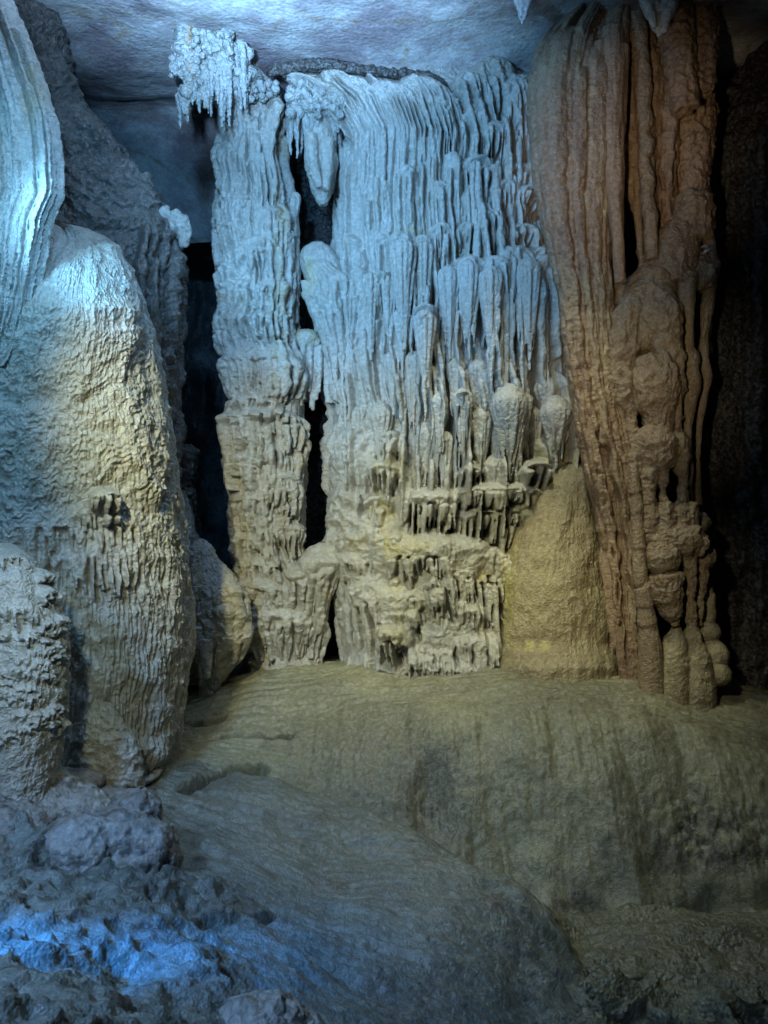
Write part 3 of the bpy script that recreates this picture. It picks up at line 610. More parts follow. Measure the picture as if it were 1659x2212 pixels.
# ---- popcorn clusters and the hanging stalactite between column and wall
def popcorn(x0, y0, x1, y1, n, r, Y, seedtilt=0):
    return [sp(random.uniform(x0, x1), random.uniform(y0, y1), random.uniform(*r), Y+random.uniform(-0.15, 0.15)) for _ in range(n)]
root = thing('stalactite_cluster', 'bluish white fringe of stalactites with one fat blunt grey stalactite above the black gap', 'stalactites', P(690, 160, 8.8))
sh = popcorn(625, 175, 745, 250, 150, (5, 12), 8.7)
for i in range(34):
    x = random.uniform(622, 745); l = random.uniform(30, 120)*(0.6+0.4*abs(x-680)/60)
    sh.append(tb([(x, 220, random.uniform(6, 10)), (x+random.uniform(-3, 3), 240+l*0.3, random.uniform(5, 8)), (x+random.uniform(-4, 4), 240+l*0.8, 3), (x, 240+l, 1.5)], 8.75+random.uniform(-.12, .12), seg=10, per=4))
fuse('fringe', sh, 0.0105, M['crust'], root, 2, lumps=((0.05, 0.012),), rough=((0.025, 0.005),))
fuse('stalactite', [tb([(690,250,20),(692,300,32),(694,350,36),(696,400,26),(697,432,14),(698,443,9)], 8.78), tb([(672,290,12),(674,330,15),(680,370,12),(690,405,7)], 8.6),
                    tb([(712,300,10),(708,360,12),(704,410,8)], 8.64)], 0.010, M['column'], root, 3, lumps=((0.08, 0.012),), rough=((0.03, 0.003),), flutes=(0.05, 0.008))

# ================================================================== SLIM COLUMN
root = thing('limestone_column', 'tall slim pale column of tiered dripstone standing left of the black gap', 'column', P(600, 1420, 9.1))
c = Flow([(90,440,520),(150,445,560),(185,458,600),(240,470,616),(300,476,607),(350,470,609),(400,474,617),(450,470,623),(480,466,627),(540,476,629),(600,486,631),(660,486,631),(700,472,631),(740,478,641),(800,488,663),(860,496,657),(900,490,655),(960,494,655),(1040,503,657),(1110,506,655),(1180,512,655),(1260,516,690),(1330,520,692),(1430,540,690),(1500,540,690)], 9.05, ratio=0.9, step=1.3)
c.H += 4*fbm(c.UU/50, c.YY/90, 0.7, 2)
c.fill(90, 470, 640, 190, 620, (4, 9), (70, 260), (3, 12))
cc = [(540,250,74,150,10),(505,300,34,120,14),(570,330,40,150,12),(520,410,44,120,16),(590,440,40,150,14),(500,470,36,130,18),(560,505,44,130,18),(612,470,24,160,16),
      (500,560,36,110,20),(590,600,44,140,22),(520,600,34,90,22),(515,655,36,80,24),(555,640,44,110,22),(600,650,36,90,18),
      (500,700,32,80,20),(560,735,84,130,24),(520,760,44,100,22),(610,770,40,120,20),(560,840,60,60,22),
      (575,872,84,60,30),(520,884,40,80,28),(560,905,84,150,26),(620,920,40,120,22),(530,965,44,110,20),(590,1000,60,120,20),(545,1050,60,80,20),(610,1040,40,90,18),
      (570,1100,80,80,18),(540,1140,50,80,20),(620,1120,40,80,20),(570,1190,80,70,16),(560,1235,60,100,24),(640,1215,50,120,24),(600,1290,70,130,26),(550,1330,50,90,20)]
for (x, y, hw, ln, b) in sorted(cc, key=lambda q: q[1]): c.cap(x+random.uniform(-6, 6), y, hw, ln*1.1, b*1.5, random.uniform(7.5, 10), base=0, vary=0.5, arch=random.uniform(0.2, 0.6), bead=0.15, body=0.42)
c.fill(80, 480, 660, 450, 1200, (2.5, 5), (40, 120), (2, 8)); c.blur(1)
c.H += 5*sm(280, 180, c.YY)*lump(c.UU/9, c.YY/9, 0.5, 2)
c.H += 5*lump(c.UU/30, c.YY/26, 3.1, 3)*sm(1150, 1230, c.YY)+26*sm(1375, 1435, c.YY)**2
for a in [(575,60,925,990,22,8),(545,40,1010,1050,18,8),(600,30,1060,1100,18,8),(560,50,790,850,20,8),(560,60,1120,1160,14,9),(620,30,880,960,18,8),(548,30,560,600,18,8),(590,34,690,720,18,8),(556,46,1270,1300,18,10),(560,40,1370,1415,24,10),(540,40,640,680,16,8),(520,30,440,500,14,8)]: c.recess(*a)
for a in [(606,1215,1300,6,30),(640,1120,1210,4,26,10),(595,1150,1230,4,26,6),(540,340,400,3,16),(575,370,450,3,18),(520,330,380,3,16),(560,230,290,3,16),(590,600,680,3,20),(560,1290,1320,4,20)]: c.slot(*a)
c.stain(600, 640, 18, 300, 0.6); c.stain(520, 650, 30, 8, 0.8); c.stain(640, 960, 20, 90, 0.6); c.stain(600, 320, 10, 140, .6)
c.build('shaft', M['column'], root, lumps=((26, 3.5), (9, 1.4)), rough=((5, 0.9), (2.6, 0.5)))
sh = popcorn(415, 68, 500, 120, 130, (4, 9), 8.3)+popcorn(445, 105, 540, 190, 170, (4, 10), 8.42)+popcorn(440, 180, 600, 215, 90, (4, 10), 8.55)+[tb([(455,90,30),(490,150,42),(530,200,50)], 8.6)]
for i in range(46):
    x = random.uniform(430, 530); y = random.uniform(80, 180); l = random.uniform(40, 110)
    sh.append(tb([(x, y, 7), (x+2, y+l*0.4, 5.5), (x+4, y+l, 2)], 8.32+random.uniform(-.08, .08), seg=8, per=3))
fuse('crusted_capital', sh, 0.012, M['crust'], root, 1, lumps=((0.05, 0.018),), rough=((0.025, 0.008),))
# side growths on the right flank
fuse('side_spur', [tb([(630,700,14),(634,600,15),(632,520,14),(634,460,12),(638,430,11),(639,418,7)], 8.98)], 0.01, M['column'], root, 3, lumps=((0.1, 0.015),), rough=((0.03, 0.003),), flutes=(0.05, 0.01))
sh = [tb([(640,735,20),(668,733,22),(690,745,13)], 8.92)]
for i in range(16):
    x = 634+i*4.1; sh.append(tb([(x, 745, 6), (x-1, 800, 6), (x-3, 850+random.uniform(-30, 50), 3.5)], 8.9+random.uniform(-.05, .05), seg=10, per=4))
fuse('drip_shelf', sh, 0.009, M['column'], root, 3, lumps=((0.06, 0.01),), rough=((0.02, 0.002),), stain=lambda co: np.clip((co[:, 2]-3.55)*12, 0, 1))

root = thing('hanging_crust', 'knobbly white and orange lump hanging from the ceiling left of the column capital', 'stalactites', P(405, 95, 8.3))
sh = popcorn(370, 95, 432, 165, 120, (4, 10), 8.3)+popcorn(395, 165, 450, 215, 30, (7, 13), 8.3)+[tb([(400,60,22),(402,120,26),(410,160,18)], 8.35)]
for i in range(22):
    x = random.uniform(385, 468); y = random.uniform(150, 205); l = random.uniform(30, 75)
    sh.append(tb([(x, y, 7), (x+3, y+l*0.5, 5), (x+5, y+l, 1.6)], 8.26+random.uniform(-.06, .06), seg=8, per=3))
hw_ = P(412, 110, 8.3)
fuse('crust_lump', sh, 0.012, M['crust'], root, 1, lumps=((0.05, 0.018),), rough=((0.025, 0.008),), stain=lambda co: np.exp(-((co[:, 0]-hw_[0]-0.02)/0.05)**2)*0.9)

# ---- foot: arch and lumps between column and wall
root = thing('flowstone_arch', 'rounded grey flowstone arch over a black hollow at the foot of the slim column', 'flowstone', P(700, 1420, 8.8))
ar = Flow([(1172,690,716),(1182,664,742),(1210,645,752),(1250,650,728),(1300,656,712),(1350,652,706),(1400,648,694),(1428,640,688),(1480,640,688)], 8.75, ratio=0.7, step=1.3)
ar.cap(690, 1195, 40, 150, 14, 8, vary=0.3); ar.fill(40, 650, 710, 1230, 1350, (3, 6), (40, 120), (4, 12)); ar.blur(1)
ar.build('arch_pier', M['column'], root)
ar = Flow([(1205,715,748),(1230,714,790),(1280,716,806),(1340,728,812),(1430,742,820),(1490,742,820)], 8.85, ratio=0.6, step=1.4)
ar.cap(765, 1222, 44, 160, 14, 9, vary=0.3); ar.fill(30, 725, 800, 1240, 1350, (3, 6), (50, 140), (4, 12)); ar.blur(1)
ar.build('arch_pier', M['wall'], root)
lu = Flow([(1238,590,612),(1246,556,640),(1262,540,656),(1300,534,664),(1360,540,668),(1428,548,660),(1490,550,655)], 8.75, ratio=0.6, step=1.4)
for (x, y, hw, ln, b) in [(600,1245,46,110,10),(560,1300,30,110,14),(620,1330,40,90,12)]: lu.cap(x, y, hw, ln, b, 9, vary=0.35)
lu.blur(1)
lu = lu.build('foot_lump', M['column'], root)

# ---- elephant-foot stump
root = thing('flowstone_stump', 'stubby flowstone stump with leg-like drips and dark slits at the left end of the mound', 'flowstone', P(470, 1470, 8.3))
st = Flow([(1165,425,440),(1180,412,458),(1205,408,470),(1240,404,505),(1280,408,530),(1330,412,540),(1390,418,534),(1440,424,505),(1478,430,475),(1530,430,470)], 8.25, ratio=0.75, step=1.3)
for (x, y, hw, ln, b) in [(470,1235,60,200,10),(440,1320,16,150,16),(500,1300,36,150,12)]: st.cap(x, y, hw, ln, b, 12, vary=0.3, rs=0.7)
st.stain(430, 1260, 16, 60, 0.8); st.blur(1)
st.build('stump_body', M['column'], root, lumps=((18, 4), (8, 1.4)))
fuse('leg', [tb([(444,1380,16),(446,1420,13),(447,1465,8)], 8.0)], 0.01, M['column'], root, 3)

# ================================================================== LEFT CASCADE
root = thing('flowstone_cascade', 'huge pale scaly flowstone cascade spreading down the left side', 'flowstone cascade', P(150, 1580, 7.0))
k = Flow([(478,96,116),(490,84,178),(505,60,212),(530,20,252),(580,-80,282),(640,-160,306),(720,-240,332),(820,-320,352),(900,-360,366),(1000,-380,378),(1100,-400,390),(1200,-410,402),(1300,-420,412),(1400,-420,412),(1480,-420,402),(1600,-420,385),(1680,-420,370)], 6.9, depth=300, n=2.2, step=1.8, back=0.3)
k.H += 14*fbm(k.UU/110, k.YY/120, 0.7, 3)
br = sm(1330, 1240, k.YY)
sc1 = k.scales(24, 4.0, 26, 0, 20); sc2 = k.scales(11, 2.4, 9, 5, 9)
k.H += (sc1+sc2)*(0.45+0.55*br)*np.clip(0.75+1.3*pn(k.UU/60, k.YY/60, 21), 0.2, 1.35)
k.H += 2.6*pn(k.UU/5.5, k.YY/42, 2.0)+1.6*(0.5-np.abs(pn(k.UU/9, k.YY/60, 6.0)))*2
edge = sm(1240, 1300, k.YY)
k.H += -9*np.clip(np.abs(pn(k.UU/11, k.YY/130, 11.0))*-5+1, 0, 1)*sm(1130, 1200, k.YY)*0.8
k.cap(225, 1050, 34, 60, 34, 9, vary=0.3, base=float(np.median(k.H))*0.8)
k.cap(215, 1150, 100, 130, 12, 11, vary=0.3, base=float(np.median(k.H)), body=0.5)
k.recess(200, 120, 1150, 1285, 16, 12, (3, 7)); k.recess(120, 30, 1200, 1290, 18, 12, (3, 7)); k.recess(215, 40, 1120, 1140, 12, 8)
k.blur(1)
k.S = np.maximum(k.S, np.clip(pn(k.UU/9, k.YY/13, 5.5)*2.6, 0, 1)*np.exp(-((k.XX-(250+0.13*(k.YY-500)+30*sm(500,900,k.YY)))/55)**2)*sm(1200, 1000, k.YY)*0.85)
k.build('scaly_face', M['cascade'], root, lumps=((30, 5), (9, 1.6)), rough=((5, 0.9),))

# ---- brown wall behind the cascade, with hanging drapes
root = thing('brown_rock_wall', 'dark brown rock wall slanting down behind the left cascade, pale rock hanging off its edge', 'rock wall', P(200, 1200, 8.4))
b = Flow([(-40,-700,100),(0,-700,112),(80,-700,136),(150,-700,152),(215,-700,168),(250,-700,205),(290,-700,242),(340,-700,275),(390,-700,306),(430,-700,345),(470,-700,392),(500,-700,392),(560,-700,380),(640,-700,378),(760,-700,374),(900,-700,372),(1000,-700,374),(1100,-700,380),(1250,-700,400),(1420,-700,400)], 8.4, depth=200, n=3.0, step=2.2, back=0.4)
b.H += 22*fbm(b.UU/90, b.YY/60, 0.9, 4)
b.H += 16*np.clip(fbm((b.UU-b.YY*0.6)/40, (b.YY+b.UU)/130, 2.2, 3), -0.4, 1)*sm(560, 420, b.YY)
b.fill(50, 300, 385, 480, 800, (6, 14), (100, 400), (4, 14)); b.blur(2)
b.build('rock_face', M['rockwall'], root, lumps=((40, 7), (12, 3)), rough=((6, 1.5),))
sh = [tb([(255,352,18),(262,372,34),(272,400,36),(285,430,26),(292,452,12)], 8.0), tb([(300,380,20),(308,408,18),(306,430,10)], 8.05), tb([(240,360,14),(222,368,12)], 8.02)]
fuse('hanging_rock', sh, 0.014, M['drape'], root, 2, lumps=((0.12, 0.04),), rough=((0.05, 0.012),), flutes=(0.07, 0.02))
fuse('hanging_rock', [tb([(372,462,12),(388,478,18),(396,500,16),(397,522,9),(398,532,5)], 8.0), tb([(352,455,14),(366,472,15),(376,498,10)], 8.0)], 0.012, M['column'], root, 2, lumps=((0.1, 0.03),), rough=((0.04, 0.01),))
sh = [tb([(338,500,20),(350,530,27),(352,570,24),(344,610,16),(338,640,8)], 8.05), tb([(366,520,16),(374,570,15),(370,620,11),(368,650,5)], 8.05), tb([(305,480,24),(310,540,20),(312,620,14),(316,680,10)], 8.1)]
fuse('hanging_drape', sh, 0.012, M['drape'], root, 3, lumps=((0.12, 0.02),), rough=((0.04, 0.005),), flutes=(0.06, 0.02))

# ---- bright fluted curtain, nearest on the left
cu = Flow([(-60,-260,-20),(0,-260,6),(40,-260,24),(130,-260,62),(200,-260,88),(260,-260,108),(330,-260,118),(420,-260,124),(450,-260,112),(480,-260,100),(560,-240,88),(650,-220,72),(700,-200,56),(740,-180,46),(775,-150,30),(800,-140,10)], 5.85, depth=60, n=3.0, step=1.5, back=0.5)
cu.H += 8*fbm(cu.UU/60, cu.YY/200, 0.3, 2)
for i in range(64):
    x = -60+i*3.0+random.uniform(-1.5, 1.5)
    cu.drip(x, random.choice([-59, -59, -59, 60, 180, 300]), random.uniform(480, 810), random.uniform(2.5, 6), 4, random.uniform(6, 22), random.uniform(4, 16), 0.7, 0.05, dx=-8, asp=1.4, sway=2)
cu.blur(1); cu.H += cu.scales(15, 2.2, 8, 2, 6)*0.7
cu.stain(70, 180, 30, 110, 0.5)
tag(cu.build('fluted_curtain', M['column'], None, lumps=((24, 3), (8, 1.2)), rough=((4, 0.8),)), 'bright blue-white fluted curtain hanging at the upper left edge', 'flowstone curtain')

# ---- lower left lobe
lo = Flow([(1172,-60,20),(1185,-90,48),(1205,-120,72),(1240,-140,96),(1290,-160,128),(1340,-170,142),(1400,-170,150),(1460,-170,146),(1520,-170,146),(1570,-170,142),(1640,-170,130),(1780,-170,120)], 5.2, depth=150, n=2.3, step=1.6, back=0.4)
lo.H += 8*fbm(lo.UU/50, lo.YY/40, 0.3, 3)
lc = [(20,1185,44,40,22),(80,1225,34,44,20),(95,1262,36,40,22),(40,1290,50,70,16)]+[(random.uniform(-20, 140), random.uniform(1310, 1590), random.uniform(14, 34), random.uniform(18, 45), random.uniform(7, 15)) for _ in range(46)]
for (x, y, hw, ln, b_) in sorted(lc, key=lambda q: q[1]):
    lo.cap(x, y, hw, ln, b_, 7, vary=0.6, arch=0.4, rs=0.6)
lo.blur(1); lo.H += lo.scales(12, 1.8, 10, 3, 10)
tag(lo.build('flowstone_lobe', M['cascade'], None, lumps=((18, 3), (7, 1.6)), rough=((4, 0.9),)), 'rounded knobbly blue-lit flowstone lobe bulging from the left edge below the cascade', 'flowstone')

# ---- small smooth stalagmite by the lobe
sg = Flow([(1508,196,222),(1520,180,240),(1540,168,254),(1565,158,270),(1600,146,296),(1640,140,304),(1700,130,310)], 5.9, ratio=0.8, step=1.6)
sg.H += 7*lump(sg.UU/26, sg.YY/26, 0.4, 2); sg.stain(210, 1530, 50, 40, 0.0)
tag(sg.build('stalagmite', M['cascade'], None, lumps=((16, 3), (6, 1.2))), 'short blunt yellowish stalagmite at the foot of the left cascade', 'stalagmite')

# ---- stalagmites in the dark gap on the left
for (x, top_, r, lab) in [(402, 962, 26, 'dim knobbly stalagmite deep in the dark gap left of the slim column')]:
    sh = [tb([(x, top_, r*0.5), (x, top_+16, r), (x+2, top_+50, r*0.8), (x+2, top_+90, r*0.5), (x+2, top_+110, r*0.8), (x+3, top_+150, r*0.75), (x, top_+260, r*1.2)], 9.6)]
    tag(fuse('stalagmite', sh, 0.016, M['drape'], None, 2, lumps=((0.08, 0.03),), rough=((0.03, 0.01),), flutes=(0.07, 0.02)), lab, 'stalagmite')
fr = Flow([(1060,385,398),(1100,380,412),(1150,380,425),(1250,380,440),(1400,370,480),(1480,370,500)], 8.9, ratio=0.8, step=2)
tag(fr.build('rounded_boulder', M['cascade'], None, lumps=((24, 4),)), 'smooth rounded grey rock tucked between the cascade and the stump', 'boulder')

# ================================================================== BROWN DOME
dm = Flow([(1002,1215,1262),(1012,1196,1274),(1040,1168,1288),(1080,1142,1298),(1150,1108,1310),(1200,1092,1318),(1260,1080,1326),(1320,1084,1336),(1380,1078,1340),(1420,1072,1344),(1440,1056,1352),(1500,1050,1352)], 8.6, ratio=1.0, n=2.0, step=1.5)
dm.H += 6*fbm(dm.UU/60, dm.YY/90, 0.3, 2)+1.8*pn(dm.UU/6, dm.YY/50, 1)*sm(1060, 1150, dm.YY)
dm.H += 14*sm(1385, 1430, dm.YY)

dm.stain(1100, 1250, 22, 130, 1.0); dm.stain(1150, 1395, 60, 12, 0.8); dm.blur(1)
tag(dm.build('flowstone_dome', M['dome'], None, lumps=((40, 4.0), (12, 1.0), (6, 0.7)), rough=((3, 0.6),)), 'smooth rounded olive-brown flowstone dome leaning against the foot of the brown column', 'flowstone')

# ================================================================== BROWN COLUMN
root = thing('brown_column', 'massive reddish brown column of fluted drapery and swollen bulbs on the right', 'column', P(1400, 1450, 8.0))
d = Flow([(-60,1262,1345),(0,1250,1345),(30,1222,1345),(60,1190,1345),(95,1164,1345),(140,1150,1345),(200,1142,1342),(350,1148,1338),(420,1158,1322),(480,1170,1316),(560,1190,1312),(640,1208,1318),(720,1216,1322),(800,1226,1334),(900,1244,1350),(1000,1262,1378),(1080,1284,1388),(1160,1302,1394),(1250,1316,1400),(1350,1326,1404),(1440,1336,1408),(1500,1340,1408)], 8.0, ratio=0.6, n=2.5, step=1.3)
d.H += 5*fbm(d.UU/40, d.YY/300, 0.4, 2)
for i in range(26):
    u = -d.L/2+d.L*(i+0.5)/26+random.uniform(-4, 4)
    d.drip(0, random.choice([-58, -58, 30, 60, 90, 130, 160]), random.uniform(900, 1440), random.uniform(5, 12), 0, random.uniform(8, 26), random.uniform(3, 18), 0.7, 0.06, u=u, sway=4, bead=0.04)
for (x, y, hw, ln, b_) in [(1200,70,40,60,8),(1250,100,40,70,8),(1175,110,26,70,8),(1300,90,34,80,10),(1240,165,22,200,12),(1280,150,24,260,14),(1290,200,18,300,16),(1260,300,20,300,12)]:
    d.cap(x, y, hw, ln, b_, 9, base=4, vary=0.4, arch=0.15, rs=0.7)
d.fill(70, 1160, 1380, 100, 1200, (2.5, 5), (120, 400), (2, 6)); d.blur(1)
d.H += 1.5*pn(d.UU/4, d.YY/120, 3.0)
d.stain(1255, 170, 20, 120, 1.0); d.stain(1290, 700, 24, 260, 1.0); d.stain(1260, 480, 10, 330, 0.8); d.stain(1290, 480, 14, 180, 0.9); d.stain(1370, 1150, 18, 260, .7)
d.build('fluted_drapery', M['brown'], root, lumps=((30, 3), (9, 1.0)), rough=((4, 0.9),))

def pipe(name, pts, Y, mat='bulb', vox=0.0085, smooth=3, fl=None, lab=None, lm=((0.10, 0.006),), rg=((0.02, 0.0022),)):
    o = fuse(name, [tb(p_, Y) for p_ in (pts if isinstance(pts[0], list) else [pts])], vox, M[mat], root, smooth, lumps=lm, rough=rg, flutes=fl)
    if lab: o['label'] = lab
    return o
bq = Flow([(-60,1330,1470),(100,1335,1470),(250,1340,1460),(380,1350,1450),(480,1385,1445),(600,1390,1445)], 8.25, depth=40, n=2.6, step=2)
bq.fill(30, 1340, 1460, -50, 300, (5, 10), (200, 500), (4, 14)); bq.blur(1)
bq.build('back_sheet', M['brown'], root)
# long stalactites in front of the dark slot
pipe('stalactite', [[(1322,60,22),(1324,150,26),(1322,260,26),(1326,360,22),(1330,440,16),(1336,540,12),(1340,612,12)], [(1298,90,14),(1304,200,14),(1310,330,12),(1316,400,8)], [(1345,100,14),(1342,220,12),(1338,340,9),(1334,400,6)]], 7.68, 'brown', fl=(0.06, 0.010))
pipe('stump', [(1340,612,13),(1341,632,14),(1342,660,16)], 7.95)
pipe('stalactite', [[(1358,40,20),(1362,90,22),(1370,130,14),(1366,200,7),(1369,280,6),(1374,350,8),(1378,420,8),(1376,440,10),(1382,520,7),(1385,560,5),(1386,600,4)]], 8.0)
pipe('beaded_stalactite', [(1374,30,16),(1378,80,20),(1382,110,16),(1385,140,18),(1388,175,17),(1390,200,18),(1388,232,15),(1392,262,18),(1390,285,13),(1396,318,16),(1390,350,12),(1398,385,15),(1398,420,14),(1404,465,15),(1406,510,14),(1410,560,13)], 7.85, lm=((0.13, 0.014), (0.05, 0.005)))
# upper rough rock block
sh = [tb([(1470,-60,60),(1472,40,50),(1476,110,52),(1482,200,56),(1486,300,52),(1480,400,44),(1490,450,44)], 8.3), tb([(1430,140,26),(1436,220,26),(1432,320,22),(1436,420,22),(1440,520,22)], 8.15), sp(1515, 250, 32, 8.3, 50), sp(1430, 165, 26, 8.2)]
sh += [tb([(1450,-60,40),(1462,60,34),(1470,150,30),(1480,240,26)], 7.75), tb([(1520,-60,34),(1518,80,28),(1512,200,26)], 7.85), tb([(1390,-60,22),(1394,10,18)], 7.8)]
fuse('rough_block', sh, 0.013, M['brown'], root, 2, lumps=((0.10, 0.03), (0.04, 0.012)), rough=((0.03, 0.008),), flutes=(0.09, 0.02))
# swollen flowstone bulbs
sh = [tb([(1490,425,40),(1490,470,46),(1486,520,50)], 8.1), tb([(1480,500,40),(1450,560,60),(1440,620,62)], 8.05), sp(1510,590,40,8.0), tb([(1420,600,46),(1390,660,58),(1375,720,54),(1370,760,44)], 7.95),
      tb([(1392,640,30),(1362,680,36),(1346,730,38),(1338,790,32),(1342,850,24)], 7.85), sp(1420,680,46,7.8,60), tb([(1430,680,34),(1440,740,30),(1436,800,20)], 7.75)]
fuse('bulb', sh, 0.011, M['bulb'], root, 12, lumps=((0.26, 0.05), (0.06, 0.010)), rough=((0.022, 0.005),), flutes=(0.09, 0.012))
sh = [sp(1340,790,32,7.85,40), tb([(1410,770,42),(1416,820,52),(1418,860,46),(1422,900,30),(1426,940,24)], 7.75), sp(1455,775,26,7.75), tb([(1452,790,26),(1456,840,22),(1462,890,12),(1464,930,8),(1466,960,10)], 7.75), tb([(1350,800,26),(1350,850,22),(1362,900,12),(1368,950,10),(1376,990,14)], 7.8)]
fuse('bulb', sh, 0.010, M['bulb'], root, 6, lumps=((0.16, 0.03), (0.05, 0.008)), rough=((0.022, 0.005),), flutes=(0.06, 0.012))
sh = [tb([(1420,925,30),(1416,950,46),(1418,985,42),(1404,1020,20),(1400,1060,14),(1402,1090,14)], 7.72), sp(1462,955,22,7.72,26), sp(1385,965,26,7.75,34), tb([(1425,985,26),(1432,1020,14),(1433,1060,7),(1436,1090,9)], 7.7), tb([(1468,950,20),(1472,1000,17),(1474,1040,9),(1476,1090,10)], 7.72), tb([(1372,980,18),(1376,1030,12)], 7.75)]
fuse('bulb', sh, 0.0095, M['bulb'], root, 5, lumps=((0.14, 0.022), (0.05, 0.007)), rough=((0.02, 0.004),), flutes=(0.05, 0.010))
sh = [tb([(x_, 1085, r_*0.7), (x_, 1105, r_), (x_+1, 1150, r_)], 7.72) for (x_, r_) in ((1405, 19), (1437, 23), (1472, 17), (1492, 15))]
sh += [tb([(1395,1150,20),(1430,1160,36),(1480,1165,40),(1520,1180,24)], 7.75), sp(1430,1200,38,7.72,44), tb([(1435,1240,38),(1440,1280,34),(1450,1320,22),(1460,1352,7)], 7.7), sp(1512,1128,20,7.9), sp(1525,1205,22,7.85),
      tb([(1482,1185,20),(1490,1230,13),(1492,1280,8),(1494,1350,10)], 7.75), tb([(1512,1190,20),(1515,1240,14),(1512,1290,7),(1508,1350,6)], 7.85)]
fuse('bulb', sh, 0.0095, M['bulb'], root, 4, lumps=((0.14, 0.022), (0.05, 0.007)), rough=((0.02, 0.004),), flutes=(0.05, 0.010))
# beaded pillars on the right flank
pipe('beaded_pillar', [(1484,590,22),(1482,640,20),(1486,700,12),(1486,745,12),(1490,775,21),(1490,800,18),(1494,830,20),(1488,880,14),(1486,920,9),(1482,960,12),(1486,1010,12),(1488,1060,6),(1488,1100,10)], 7.85)
pipe('beaded_pillar', [(1532,520,12),(1534,560,16),(1536,600,12),(1528,660,14),(1522,720,8),(1520,760,11),(1522,790,12),(1524,815,14),(1516,870,10),(1510,930,6),(1508,1000,5),(1508,1090,8)], 8.0)
pipe('thin_pillar', [(1528,640,6),(1524,700,5),(1518,730,4)], 7.95)
# segmented pillar in front of the drapery foot
pipe('segmented_pillar', [(1368,1000,9),(1370,1030,11),(1372,1062,14),(1374,1066,12),(1376,1100,15),(1377,1118,13),(1379,1180,16),(1380,1184,14),(1383,1250,17),(1386,1264,15),(1390,1270,20),(1393,1306,20),(1394,1310,17),(1398,1345,21),(1400,1350,19),(1404,1400,25),(1406,1440,26),(1408,1520,28)], 7.7, smooth=1)
# knobbly base
sh = [tb([(1462,1352,8),(1458,1390,26),(1452,1440,36),(1450,1490,40), (1450,1570,44)], 7.75), tb([(1494,1345,10),(1496,1380,20),(1500,1430,34),(1500,1490,44), (1500,1570,46)], 7.78), sp(1526,1365,30,7.95,24), sp(1540,1415,34,7.9), sp(1545,1455,34,7.85,26), sp(1530,1290,12,8.0,30), tb([(1532,1282,14),(1528,1340,16)], 8.0)]
fuse('knobbly_base', sh, 0.011, M['dome'], root, 12, lumps=((0.12, 0.012), (0.05, 0.005)), rough=((0.02, 0.004),))
# small pale bracket fungus-like crust
fuse('pale_knob', [sp(1524,533,9,7.75,4), sp(1528,542,8,7.75,4), sp(1520,548,7,7.76,3)], 0.006, M['crust'], root, 1, lumps=(), rough=())

# ---- stalactites under the ceiling
def hang(x, y0, y1, r, Y, mat, lab, folds=4):
    sh = [tb([(x, y0, r), (x+1, y0+(y1-y0)*0.45, r*0.85), (x+2, y0+(y1-y0)*0.8, r*0.5), (x+1, y1, r*0.15)], Y)]
    for i in range(folds):
        dx = (i-(folds-1)/2)*r*0.5; sh.append(tb([(x+dx, y0, r*0.4), (x+dx*0.9, y0+(y1-y0)*0.5, r*0.38), (x+dx*0.3, y1-(y1-y0)*random.uniform(0.05, 0.35), r*0.15)], Y-r*0.6*Y/F))
    return tag(fuse('stalactite', sh, 0.009, M[mat], None, 3, lumps=((0.09, 0.01),), rough=((0.02, 0.002),)), lab, 'stalactite', 'stalactites hanging from the ceiling')
hang(1128, -60, 52, 20, 7.5, 'ceiling', 'small pale folded stalactite at the top edge near the centre')
hang(1424, -90, 78, 42, 7.4, 'column', 'large smooth cream stalactite hanging in front of the brown column top')
hang(1352, -60, 30, 12, 7.8, 'crust', 'thin pale stalactite just left of the large cream one', 2)

# ---- rock to the right, its shade painted near-black, top right shoulder
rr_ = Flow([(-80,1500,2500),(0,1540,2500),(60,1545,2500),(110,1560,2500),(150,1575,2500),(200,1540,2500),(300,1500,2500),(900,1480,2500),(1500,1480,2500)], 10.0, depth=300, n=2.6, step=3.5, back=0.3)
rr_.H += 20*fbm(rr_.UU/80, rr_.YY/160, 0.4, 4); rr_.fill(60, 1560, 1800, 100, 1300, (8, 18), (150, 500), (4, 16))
tag(rr_.build('dark_rock_wall', M['unlit'], None, lumps=((40, 6),)), 'rock wall beyond the brown column at the right edge, its shadow painted in as near-black', 'rock wall')

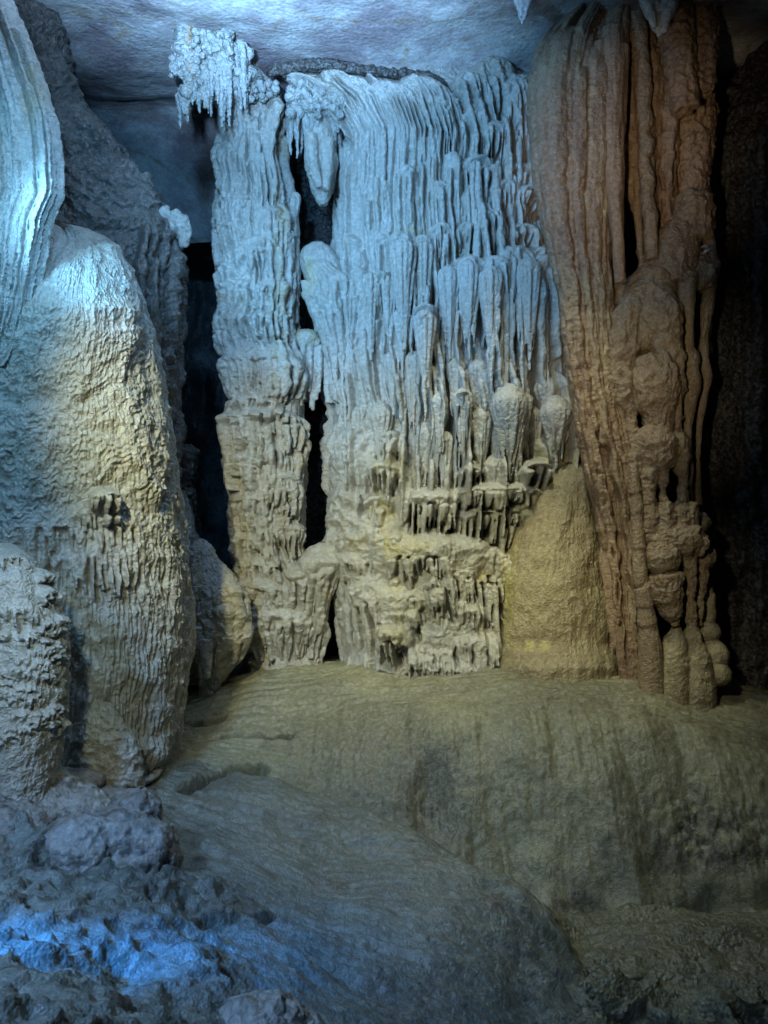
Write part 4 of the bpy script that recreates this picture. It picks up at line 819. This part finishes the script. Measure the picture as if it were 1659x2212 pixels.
# ================================================================== FOREGROUND ROCKS
def boulder(name, blobs, mat, lab, cat, vox=0.014, lm=((0.22, 0.04), (0.06, 0.016), (0.028, 0.007)), rg=((0.03, 0.006),), pits=0.02):
    return tag(fuse(name, blobs, vox, M[mat], None, 20 if name == 'rough_flowstone' else 5, lumps=lm, rough=rg, stain=lambda co: np.clip(pn(co[:, 0]/0.05, co[:, 1]/0.05, co[:, 2]/0.05)*4+0.3+1.5*pn(co[:, 0]/0.3, co[:, 1]/0.3, co[:, 2]/0.3), 0, 1)), lab, cat)
def field(n, x0, x1, f0, f1, Y0, Y1, r):
    out = []
    for _ in range(n):
        x = random.uniform(x0, x1); t = random.random(); py = f0(x)+(f1(x)-f0(x))*t; Y = Y0+(Y1-Y0)*t; rr = random.uniform(*r)
        p = np.array(hit(x, py)); k_ = p[1]/F; out.append(sphere_mesh(p-np.array([0, 0, rr*k_*0.12]), (rr*k_*1.5, rr*k_*1.8, rr*k_*0.24)))
    return out
boulder('boulder', [sp(250,1830,95,4.75,80), sp(170,1850,90,4.6,80), sp(310,1850,75,4.7,75), sp(230,1900,120,4.6,60), sp(290,1760,50,4.9,50)], 'boulder', 'reddish pitted boulder in the left foreground above the blue streak', 'boulder')
boulder('rough_flowstone', field(14, -80, 260, lambda x: 1640, lambda x: 1760, 5.5, 4.8, (40, 80))+[sp(50,1760,130,5.1,110), sp(150,1765,90,5.1,60), sp(-20,1830,130,4.7,110), sp(-40,1930,110,4.4,120)], 'boulder', 'pale rounded flowstone hump lying against the left edge under the knobbly lobe', 'flowstone', lm=((0.30, 0.03), (0.05, 0.008)))
boulder('boulder', [sp(560,2230,90,3.5,70), sp(640,2240,60,3.6,50)], 'boulder', 'small pale pitted boulder cut off by the bottom edge', 'boulder')
boulder('boulder', [tb([(1165,1960,10),(1185,1985,16),(1196,2010,14),(1200,2030,6)], 5.55)], 'mound', 'small pale knobby rock poking up at the tip of the slope', 'rock', vox=0.012, lm=((0.06, 0.02),))

# ---- scraps of dead wood on the mound
root = thing('wood_scrap', 'small forked pale twig lying on the mound in front of the dome', 'twig', P(1100, 1447, 8.8))
m_ = rock('pale_wood', (0.40, 0.32, 0.20), (0.50, 0.42, 0.28), (0.3, 0.2, 0.1), bump=0.3)
def on_mound(px, py, Y):
    x = (px-CX)/F*Y; return np.array([x, Y, float(mound_f(np.array(x), np.array(Y)))+0.02])
fuse('twig', [tube_mesh([on_mound(1085,0,8.6), on_mound(1100,0,8.62), on_mound(1112,0,8.66)], [0.010, 0.014, 0.006], seg=8), tube_mesh([on_mound(1100,0,8.62), on_mound(1113,0,8.55)], [0.010, 0.006], seg=8)], 0.005, m_, root, 1, lumps=(), rough=())
